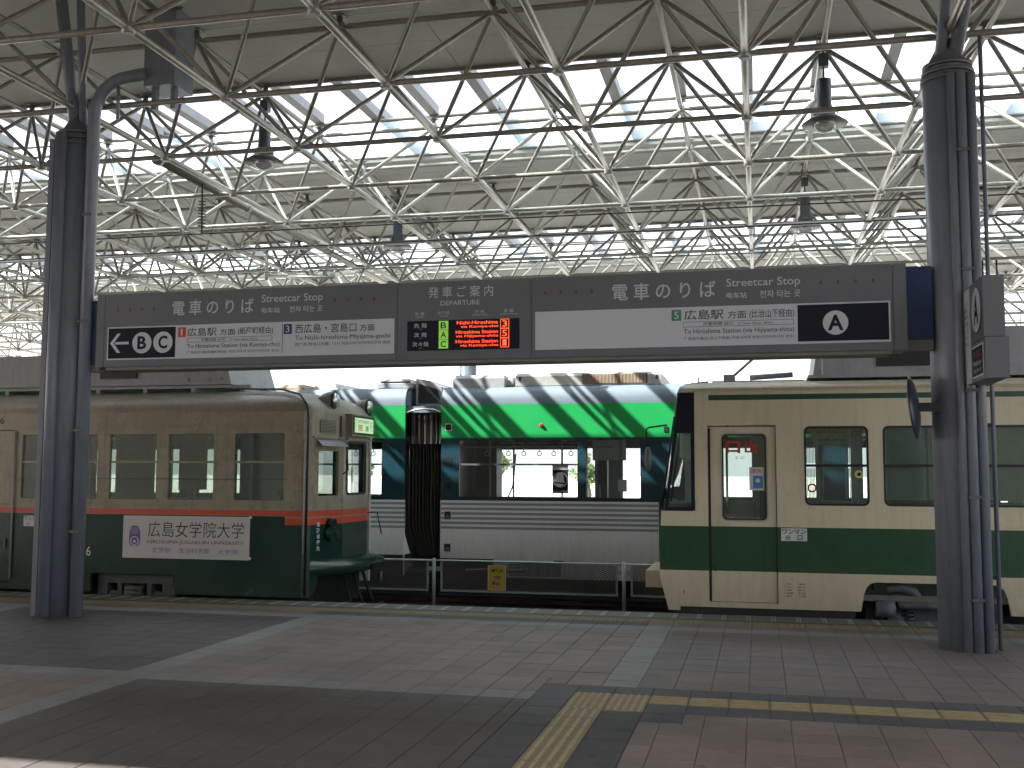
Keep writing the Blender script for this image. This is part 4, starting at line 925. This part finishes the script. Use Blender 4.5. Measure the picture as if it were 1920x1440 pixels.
# roof gear
b = MB()
for y in (12.85, 14.1): b.box(-14, -6.55, y, y+.05, 2.685, 2.725)
for k in range(11): b.box(-13.9+k*.72, -13.84+k*.72, 12.86, 14.14, 2.60, 2.684)
part('roof_rack', b, LT, M_raft)
ac = part('air_conditioner', (lambda m_: (m_.grid([[(-13, 12.8, 2.73), (-6.80, 12.8, 2.73), (-6.80, 14.15, 2.73), (-13, 14.15, 2.73)], [(-12.8, 12.82, 3.17), (-6.92, 12.82, 3.17), (-6.92, 14.1, 3.17), (-12.8, 14.1, 3.17)]], None, sm=False, cap=True), m_)[1])(MB()), LT, M_acbox)
bx('vent', ac, M_rub, -8.75, -8.20, 12.775, 12.81, 2.83, 2.99)
for u in (-7.45, -7.15, -6.98): bx('hinge', ac, M_aclite, u, u+.03, 12.785, 12.81, 2.78, 2.82)
bg2 = bogie(LT, -8.45, -7.32, Ya, .25, M_bogieold)
b = MB(); b.box(-8.44, -7.34, 12.44, 12.50, .13, .24); b.box(-8.15, -8.09, 12.44, 12.50, -.1, .13); b.box(-7.72, -7.66, 12.44, 12.50, -.1, .13); b.box(-8.44, -8.30, 12.44, 12.50, -.12, .13); b.box(-7.50, -7.36, 12.44, 12.50, -.05, .13)
part('side_frame', b, bg2, M_bogieold); pp('end_cap', bg2, M_bogieold, [(-7.33, 12.40, .06), (-7.33, 12.52, .06)], .07, 16)
b = MB(); b.tube([(-8.04+.0, 12.46, .0), (-7.78, 12.46, .0)], .05, 10); b.tube([(-8.04, 12.46, .06), (-7.78, 12.46, .06)], .045, 10); part('leaf_spring', b, bg2, M_bogieold)
bx('underframe', LT, M_dark, -14.6, -5.6, Ya+.35, Yb-.1, -.2, .245)

# ------------------------------------------------------------------ green and white articulated tram behind
GT = thing('articulated_tram', 'long modern articulated tram, green and white with dark bellows, on the far track', 'tram', (-4, 16.9, -.37))
Yg, Yh = 15.7, 18.1; F = XF(Yg)
gb_ = [(-1, M_gwhite)]
zt = .72
for k in range(6): gb_ += [(zt+.072*k, M_gstrp), (zt+.072*k+.036, M_gwhite)]
gb_ += [(1.152, M_teal), (2.105, M_gren), (2.615, M_gblue)]
H2 = [(-4.50, -2.63, 1.19, 2.085), (-2.53, -1.69, 1.19, 2.085), (-1.0, 0.9, 1.19, 2.085), (1.2, 2.6, 1.19, 2.085), (-3.02, -2.86, .205, .275)]
def gband(x0, x1, holes, name='body'):
    b = MB(); wall(b, F, x0, x1, .0, 2.62, holes, gb_); part(name, b, GT)
    b = MB(); b.grid([[F.p(x0, 0, 2.62), F.p(x1, 0, 2.62)], [F.p(x0, 0, 2.70), F.p(x1, 0, 2.70)], [F.p(x0, -.03, 2.80), F.p(x1, -.03, 2.80)], [F.p(x0, -.10, 2.88), F.p(x1, -.10, 2.88)], [F.p(x0, -.3, 2.91), F.p(x1, -.3, 2.91)], [F.p(x0, -2.1, 2.91), F.p(x1, -2.1, 2.91)], [F.p(x0, -2.4, 2.6), F.p(x1, -2.4, 2.6)]], None, closed=False, sm=True)
    b.face([F.p(x0, 0, 2.62), F.p(x0, -.03, 2.80), F.p(x0, -.3, 2.91), F.p(x0, -2.1, 2.91), F.p(x0, -2.4, 2.6)]); b.face([F.p(x1, 0, 2.62), F.p(x1, -.03, 2.80), F.p(x1, -.3, 2.91), F.p(x1, -2.1, 2.91), F.p(x1, -2.4, 2.6)])
    part('roof_fairing', b, GT, M_gblue)
gband(-4.77, 3.2, H2)
gband(-14, -5.36, [(-7.0, -5.72, 1.19, 2.085), (-8.9, -7.3, 1.19, 2.085), (-10.8, -9.2, 1.19, 2.085)])
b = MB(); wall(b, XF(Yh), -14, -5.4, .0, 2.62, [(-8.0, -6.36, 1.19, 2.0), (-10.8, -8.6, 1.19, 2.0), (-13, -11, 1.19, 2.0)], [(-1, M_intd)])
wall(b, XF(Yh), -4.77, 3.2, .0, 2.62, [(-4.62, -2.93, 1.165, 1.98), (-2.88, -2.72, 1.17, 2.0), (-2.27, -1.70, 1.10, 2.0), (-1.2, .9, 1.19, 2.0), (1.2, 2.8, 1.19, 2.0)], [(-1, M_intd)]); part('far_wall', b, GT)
bx('floor', GT, M_floor, -14, -5.4, Yg+.06, Yh-.06, .02, .10); bx('floor', GT, M_floor, -4.77, 3.2, Yg+.06, Yh-.06, .02, .10)
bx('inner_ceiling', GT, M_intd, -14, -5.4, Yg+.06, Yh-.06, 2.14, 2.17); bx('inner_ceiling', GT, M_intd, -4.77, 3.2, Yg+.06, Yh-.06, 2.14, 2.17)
for a, b_, s_ in ((-4.50, -2.63, (1.70,)), (-2.53, -1.69, None), (-7.0, -5.72, (1.70,)), (-8.9, -7.3, None), (-10.8, -9.2, None), (-1.0, .9, None), (1.2, 2.6, None)):
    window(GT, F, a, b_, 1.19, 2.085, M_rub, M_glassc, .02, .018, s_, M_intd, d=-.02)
# interior of the lit section
bx('door_post', GT, M_intd, -4.72, -4.36, 17.6, 18.0, .1, 2.14); bx('door_panel', GT, M_acbox, -2.72, -2.28, 17.9, 18.0, .1, 2.0)
bx('info_screen', GT, M_curt, -2.62, -2.08, 17.0, 17.05, 1.78, 2.12); bx('cabinet', GT, M_intd, -2.55, -2.40, 17.1, 17.3, .1, 1.9)
for x in (-4.3, -3.9, -3.1, -2.15): pp('grab_pole', GT, M_raft, [(x, 16.9, .1), (x, 16.9, 2.14)], .016, 8)
pp('grab_rail', GT, M_raft, [(-4.7, 16.3, 1.98), (-2.2, 16.3, 1.98)], .014, 8); pp('grab_rail', GT, M_raft, [(-8.5, 16.3, 1.96), (-5.6, 16.3, 1.96)], .014, 8)
pp('grab_rail', GT, M_raft, [(-4.3, 17.7, .9), (-4.1, 17.7, 1.35), (-4.05, 17.7, 1.9)], .014, 8); pp('grab_rail', GT, M_raft, [(-2.7, 16.6, .9), (-2.7, 16.6, 1.38), (-2.45, 16.6, 1.38), (-2.43, 16.6, .9)], .014, 8)
for x in (-4.2, -3.85, -3.6, -3.35, -3.12, -2.85, -6.4, -6.1, -5.9): strap(GT, x, 16.3, 1.84)
tk = part('display_strip', slab(MB(), XF(17.2), -4.3, -2.75, 2.03, 2.12, 0, .01), GT, M_rub)
text('NISHI-HIROSHIMA  DO NOT LEAN OUT OF THE WINDOW', XF(17.2), -4.2, -2.8, 2.055, 2.085, M_pwhite, tk, .012, .01)
ps = part('window_poster', slab(MB(), F, -3.03, -2.79, 1.27, 1.62, -.018, -.016), GT, M_navy)
part('poster_header', slab(MB(), F, -3.03, -2.79, 1.62, 1.69, -.018, -.016), GT, M_curt)
pd = part('ring_mark', ring(MB(), F, -3.022, -2.798, 1.36, 1.585, .010, .10, -.0155, -.0150), ps, M_pwhite)
b = MB(); b.face([F.p(u, -.0145, z) for u, z in ((-3.01, 1.46), (-2.955, 1.57), (-2.87, 1.575), (-2.845, 1.43), (-2.87, 1.43), (-2.98, 1.44))]); b.face([F.p(u, -.0145, z) for u, z in ((-2.98, 1.42), (-2.85, 1.405), (-2.90, 1.372), (-2.95, 1.38))]); part('sail_mark', b, ps, M_pwhite)
text('ひろしま電車', F, -3.015, -2.805, 1.28, 1.315, M_pwhite, ps, -.0145, .01)
part('notice', slab(MB(), F, -2.04, -1.91, 1.30, 1.48, -.018, -.016), GT, M_acbox); part('notice', slab(MB(), F, -6.25, -6.05, 1.42, 1.45, -.018, -.016), GT, M_acbox)
part('side_lamp', MB().tube([F.p(-3.20, 0, 2.29), F.p(-3.20, .03, 2.29)], [.032, .02], 12), GT, mat('lamp_red', (.6, .02, .03), .2))
for z in (2.27, 1.75, 1.38): 
    s1 = part('socket', ring(MB(), F, -4.71, -4.60, z-.055, z+.055, .008, .006, 0, .004), GT, M_rub if z < 2 else M_gwhite); part('recess', slab(MB(), F, -4.70, -4.61, z-.045, z+.045, 0, .002), s1, M_rub)
for z in (.93, .44):
    s1 = part('socket', ring(MB(), F, -4.72, -4.60, z-.075, z+.06, .010, .006, 0, .005), GT, M_pwhite); part('recess', slab(MB(), F, -4.71, -4.61, z-.065, z+.05, 0, .002), s1, M_rub); part('hook', slab(MB(), F, -4.69, -4.63, z-.05, z+.0, .002, .02), s1, M_coll)
part('louvre_grille', ring(MB(), F, -3.72, -2.88, .02, .255, .012, .01, 0, .004), GT, M_pwhite)
gr = part('grille_slats', (lambda m_: ([slab(m_, F, -3.70+.026*k, -3.685+.026*k, .035, .24, 0, .008) for k in range(31)], m_)[1])(MB()), GT, M_acbox, kind='stuff')
part('grille_back', slab(MB(), F, -3.705, -2.895, .03, .245, 0, .002), GT, M_rub)
part('door_end_panel', slab(MB(), F, -1.44, -1.05, .0, 2.10, 0, .006), GT, M_teal); part('edge_trim', slab(MB(), F, -1.45, -1.44, .0, 1.15, 0, .010), GT, M_pwhite); part('edge_trim', slab(MB(), F, -4.775, -4.765, .30, 1.15, 0, .008), GT, M_pwhite)
part('side_marker', slab(MB(), F, -1.36, -1.30, 2.18, 2.26, 0, .01), GT, M_rub); part('side_marker', slab(MB(), F, -1.22, -1.16, 2.18, 2.26, 0, .01), GT, M_rub)
b = MB(); slab(b, F, -4.765, -3.90, .0, .28, 0, .004, M_rub); b2 = MB(); slab(b2, F, -5.36-3, -5.36, .0, .28, 0, .004)
part('wheel_opening', slab(MB(), F, -4.76, -3.93, .002, .275, .0, .004), GT, M_rub); part('wheel_opening', slab(MB(), F, -9, -5.37, .002, .31, 0, .004), GT, M_rub)
part('white_chamfer', (lambda m_: (m_.face([F.p(-5.372, .004, .312), F.p(-5.27, -.05, .33), F.p(-5.372, .004, .72)]), m_)[1])(MB()), GT, M_gwhite)
# bellows with draped folds
rnd = random.Random(3)
def drape(name, x0_, x1_, zs_, nf, amp, y, m, lean=0):
    b = MB(); N_ = nf*6; rows = []
    ph = [rnd.uniform(.6, 1.4) for _ in range(nf+2)]; cum = [0]
    for k in range(N_): cum.append(cum[-1]+ph[k//6])
    am = [rnd.uniform(.5, 1.2) for _ in range(nf+2)]
    for z in zs_:
        wob = rnd.uniform(-.01, .01); row = []
        for k in range(N_+1):
            t = cum[k]/cum[-1]; xl = x0_+max(0, .75-z)*lean
            row.append((xl+(x1_-xl)*t+wob*math.sin(6*t), y+amp*am[k//6]*math.cos(2*math.pi*k/6)+.012*math.sin(9*z+k), z))
        rows.append(row)
    b.grid(rows, None, closed=False, sm=True); return part(name, b, GT, m)
drape('bellows', -5.36, -4.77, (.30, .5, .75, 1.1, 1.5, 1.9, 2.15), 11, .045, Yg+.20, M_bell, .38)
drape('bellows_flap', -5.30, -4.78, (2.02, 2.10, 2.25, 2.4, 2.50), 6, .035, Yg+.10, M_bell)
bx('bellows_core', GT, M_rub, -5.35, -4.78, Yg+.42, Yh-.2, .1, 2.5)
pp('bellows_arch', GT, M_chrome, [(-5.36, Yg+.02, 2.50), (-5.2, Yg-.0, 2.545), (-5.07, Yg, 2.555), (-4.9, Yg, 2.545), (-4.77, Yg+.02, 2.50)], .014, 8)
bx('gangway_roof', GT, M_gblue, -5.36, -4.77, Yg+.05, Yh-.1, 2.505, 2.60)
def gbox(x0, x1, z0, z1, m, y0=15.95, y1=17.8, name='roof_unit'):
    mb = MB(); mb.grid([[(x0, y0, z0), (x1, y0, z0), (x1, y1, z0), (x0, y1, z0)], [(x0, y0, z1-.05), (x1, y0, z1-.05), (x1, y1, z1-.05), (x0, y1, z1-.05)], [(x0+.03, y0+.05, z1), (x1-.03, y0+.05, z1), (x1-.03, y1-.05, z1), (x0+.03, y1-.05, z1)]], None, sm=False, cap=True)
    return part(name, mb, GT, m)
gbox(-5.92, -5.33, 2.912, 3.03, M_acbox); gbox(-5.88, -5.38, 3.03, 3.06, M_acbox)
u_ = part('gangway_hood', (lambda m_: (m_.grid([[(-5.28, 15.98, z), (-5.28, 17.2, z)] for z in (2.60, 3.06)]+[[(-5.05, 15.98, 3.02), (-5.05, 17.2, 3.02)], [(-4.87, 15.98, 2.92), (-4.87, 17.2, 2.92)], [(-4.80, 15.98, 2.60), (-4.80, 17.2, 2.60)]], None, closed=False, sm=False), m_.face([(-5.28, 15.98, 2.6), (-4.80, 15.98, 2.6), (-4.87, 15.98, 2.92), (-5.05, 15.98, 3.02), (-5.28, 15.98, 3.06)]), m_)[2])(MB()), GT, M_raft)
part('mesh_screen', (lambda m_: (m_.face([(-5.24, 15.972, 2.66), (-4.86, 15.972, 2.66), (-4.92, 15.972, 2.88), (-5.24, 15.972, 2.98)]), m_)[1])(MB()), u_, M_rub)
gbox(-4.62, -3.80, 2.80, 3.08, M_acbox, 15.80, 17.8); gbox(-3.80, -3.70, 2.92, 3.06, M_aclite)
g2 = gbox(-3.66, -1.42, 2.912, 3.11, M_aclite); fb = XF(15.95)
part('louvre_panel', slab(MB(), fb, -2.62, -1.62, 2.93, 3.08, 0, .004), g2, M_rub)
lv = MB()
for k in range(46): lv.face([fb.p(-2.61+.0213*k, .006, 2.935), fb.p(-2.598+.0213*k, .014, 2.935), fb.p(-2.598+.0213*k, .014, 3.075), fb.p(-2.61+.0213*k, .006, 3.075)])
part('louvre_slats', lv, g2, M_louv, kind='stuff')
for u in (-3.60, -1.50): part('latch', slab(MB(), fb, u, u+.03, 2.99, 3.05, 0, .01), g2, M_rub)
gbox(-7.9, -7.2, 2.912, 3.0, M_louv, 16.0, 17); gbox(-7.1, -6.7, 2.912, 3.03, M_pwhite, 16.2, 17.4); gbox(-9.6, -8.2, 2.912, 3.05, M_aclite)
pp('cable', GT, M_rub, [(-5.3, 15.9, 2.62), (-5.1, 15.85, 2.60), (-4.9, 15.85, 2.61), (-4.75, 15.85, 2.60), (-4.62, 15.85, 2.7)], .012, 6)
bx('underframe', GT, M_dark, -14, 3, Yg+.3, Yh-.1, -.2, .018)
for x in (-6.2, -4.35, -3.9): pp('damper', GT, M_bogie, [(x, 15.65, .10), (x+.5, 15.65, .12)], .03, 10)

# ------------------------------------------------------------------ fence between the tracks
FN = thing('track_fence', 'low galvanised mesh fence with round posts between the two tracks', 'fence', (-3, 15.1, -.45))
px = [-10.26, -7.46, -4.67, -1.88, .92, 3.7]
for i, x in enumerate(px):
    pp('post', FN, M_fence, [(x, 15.06, -.44), (x, 15.06, .315), (x, 15.06, .325)], [.027, .027, .015], 12)
    if i == len(px)-1: break
    a, b_ = x+.04, px[i+1]-.04
    pn = part('mesh_panel', (lambda m_: (m_.box(x+.09, px[i+1]-.09, 15.085, 15.10, -.16, -.13), m_.box(x+.09, x+.12, 15.085, 15.10, -.13, .27), m_.box(px[i+1]-.12, px[i+1]-.09, 15.085, 15.10, -.13, .27), m_.box(x+.03, x+.09, 15.08, 15.09, .14, .20), m_.box(px[i+1]-.09, px[i+1]-.03, 15.08, 15.09, .14, .20), m_)[-1])(MB()), FN, M_fence)
    pp('top_rail', pn, M_fence, [(x+.02, 15.08, .29), (px[i+1]-.02, 15.08, .29)], .015, 8)
    mb = MB(); x0_, x1_, z0_, z1_ = x+.12, px[i+1]-.12, -.13, .27; hh = z1_-z0_; run = hh*2.1
    n_ = int((x1_-x0_+run)/.060)
    for s_ in (1, -1):
        for k in range(n_):
            xa = x0_-run+k*.060; pts = []
            # line from (xa, z0) to (xa+run, z1) clipped to the panel
            t0 = max(0, (x0_-xa)/run); t1 = min(1, (x1_-xa)/run)
            if t1 <= t0: continue
            for t in (t0, t1): pts.append((xa+run*t, z0_+hh*t if s_ == 1 else z1_-hh*t))
            (ua, za), (ub, zb) = pts; y = 15.094+.001*s_; w_ = .005
            mb.face([(ua, y, za-w_), (ub, y, zb-w_), (ub, y-.004, zb+w_), (ua, y-.004, za+w_)])
    part('expanded_mesh', mb, pn, M_mesh, kind='stuff')
ws = thing('warning_sign', 'small yellow no-crossing sign wired to the track fence', 'sign', (-3.72, 15.05, -.1)); Fw = XF(15.05)
part('plate', slab(MB(), Fw, -3.85, -3.585, -.115, .235, -.006, 0), ws, M_yel); part('edging', ring(MB(), Fw, -3.852, -3.583, -.117, .237, .008, .002, 0, .002), ws, M_pwhite)
text('線路内', Fw, -3.815, -3.625, .135, .19, M_black, ws, .003, .04); part('beige_patch', (lambda m_: (m_.face([Fw.p(u, .002, z) for u, z in ((-3.80, -.07), (-3.66, -.07), (-3.635, .10), (-3.775, .10))]), m_)[1])(MB()), ws, M_beige)
text('横断', Fw, -3.765, -3.655, .035, .085, M_black, ws, .004, .04); text('禁止', Fw, -3.785, -3.675, -.045, .01, M_black, ws, .004, .04)

# ------------------------------------------------------------------ beyond: trees and pale buildings
def tree(x, y, h, label, seed):
    rnd = random.Random(seed); t = thing('broadleaf_tree', label, 'tree', (x, y, -.5), 'trees beyond the station')
    b = MB(); b.tube([(x, y, -.5), (x+.1, y, h*.25), (x-.1, y+.1, h*.55)], [.22, .16, .06], 8)
    for k in range(7):
        a = rnd.uniform(0, 6.28); z = h*rnd.uniform(.3, .5); b.tube([(x, y, z), (x+h*.2*math.cos(a), y+h*.2*math.sin(a), z+h*.22)], [.07, .02], 6)
    part('trunk', b, t, M_bark); c = MB()
    cl_ = [(rnd.gauss(0, h*.09), rnd.gauss(0, h*.09), h*.62+rnd.gauss(0, h*.12), rnd.uniform(.22, .45)) for _ in range(22)]
    for cx, cy, cz, cr in cl_:
        for _ in range(55):
            v = Vector((rnd.gauss(0, 1), rnd.gauss(0, 1), rnd.gauss(0, .8))).normalized()*cr*rnd.uniform(.4, 1)
            p = Vector((x+cx, y+cy, cz))+v; n = Vector((rnd.gauss(0, 1), rnd.gauss(0, 1), rnd.gauss(0, 1))).normalized(); q_ = n.orthogonal().normalized()*.11; w_ = n.cross(q_).normalized()*.08
            c.face([p-q_, p-w_, p+q_, p+w_])
    part('crown', c, t, M_leaf)
tree(-13.1, 52, 3.3, 'leafy tree seen through the large window of the green tram', 1)
tree(-8.95, 56, 2.8, 'slim tree seen through the narrow window pane of the green tram', 2)
tree(-23.2, 60, 3.0, 'tree seen through the left section window of the green tram', 3)
wl = thing('light_blocking_wall', 'plain concrete wall added out of view behind the viewer to block light', 'wall', (0, -15.3, -.03))
bx('wall', wl, M_conc, -34, 12, -15.6, -15.2, -.03, 6.9)  # added unseen, keeps light from behind off the platform and frame
for o in list(COL.objects):
    if o.type == 'MESH' and len(o.data.vertices) == 0 and not o.children: bpy.data.objects.remove(o)
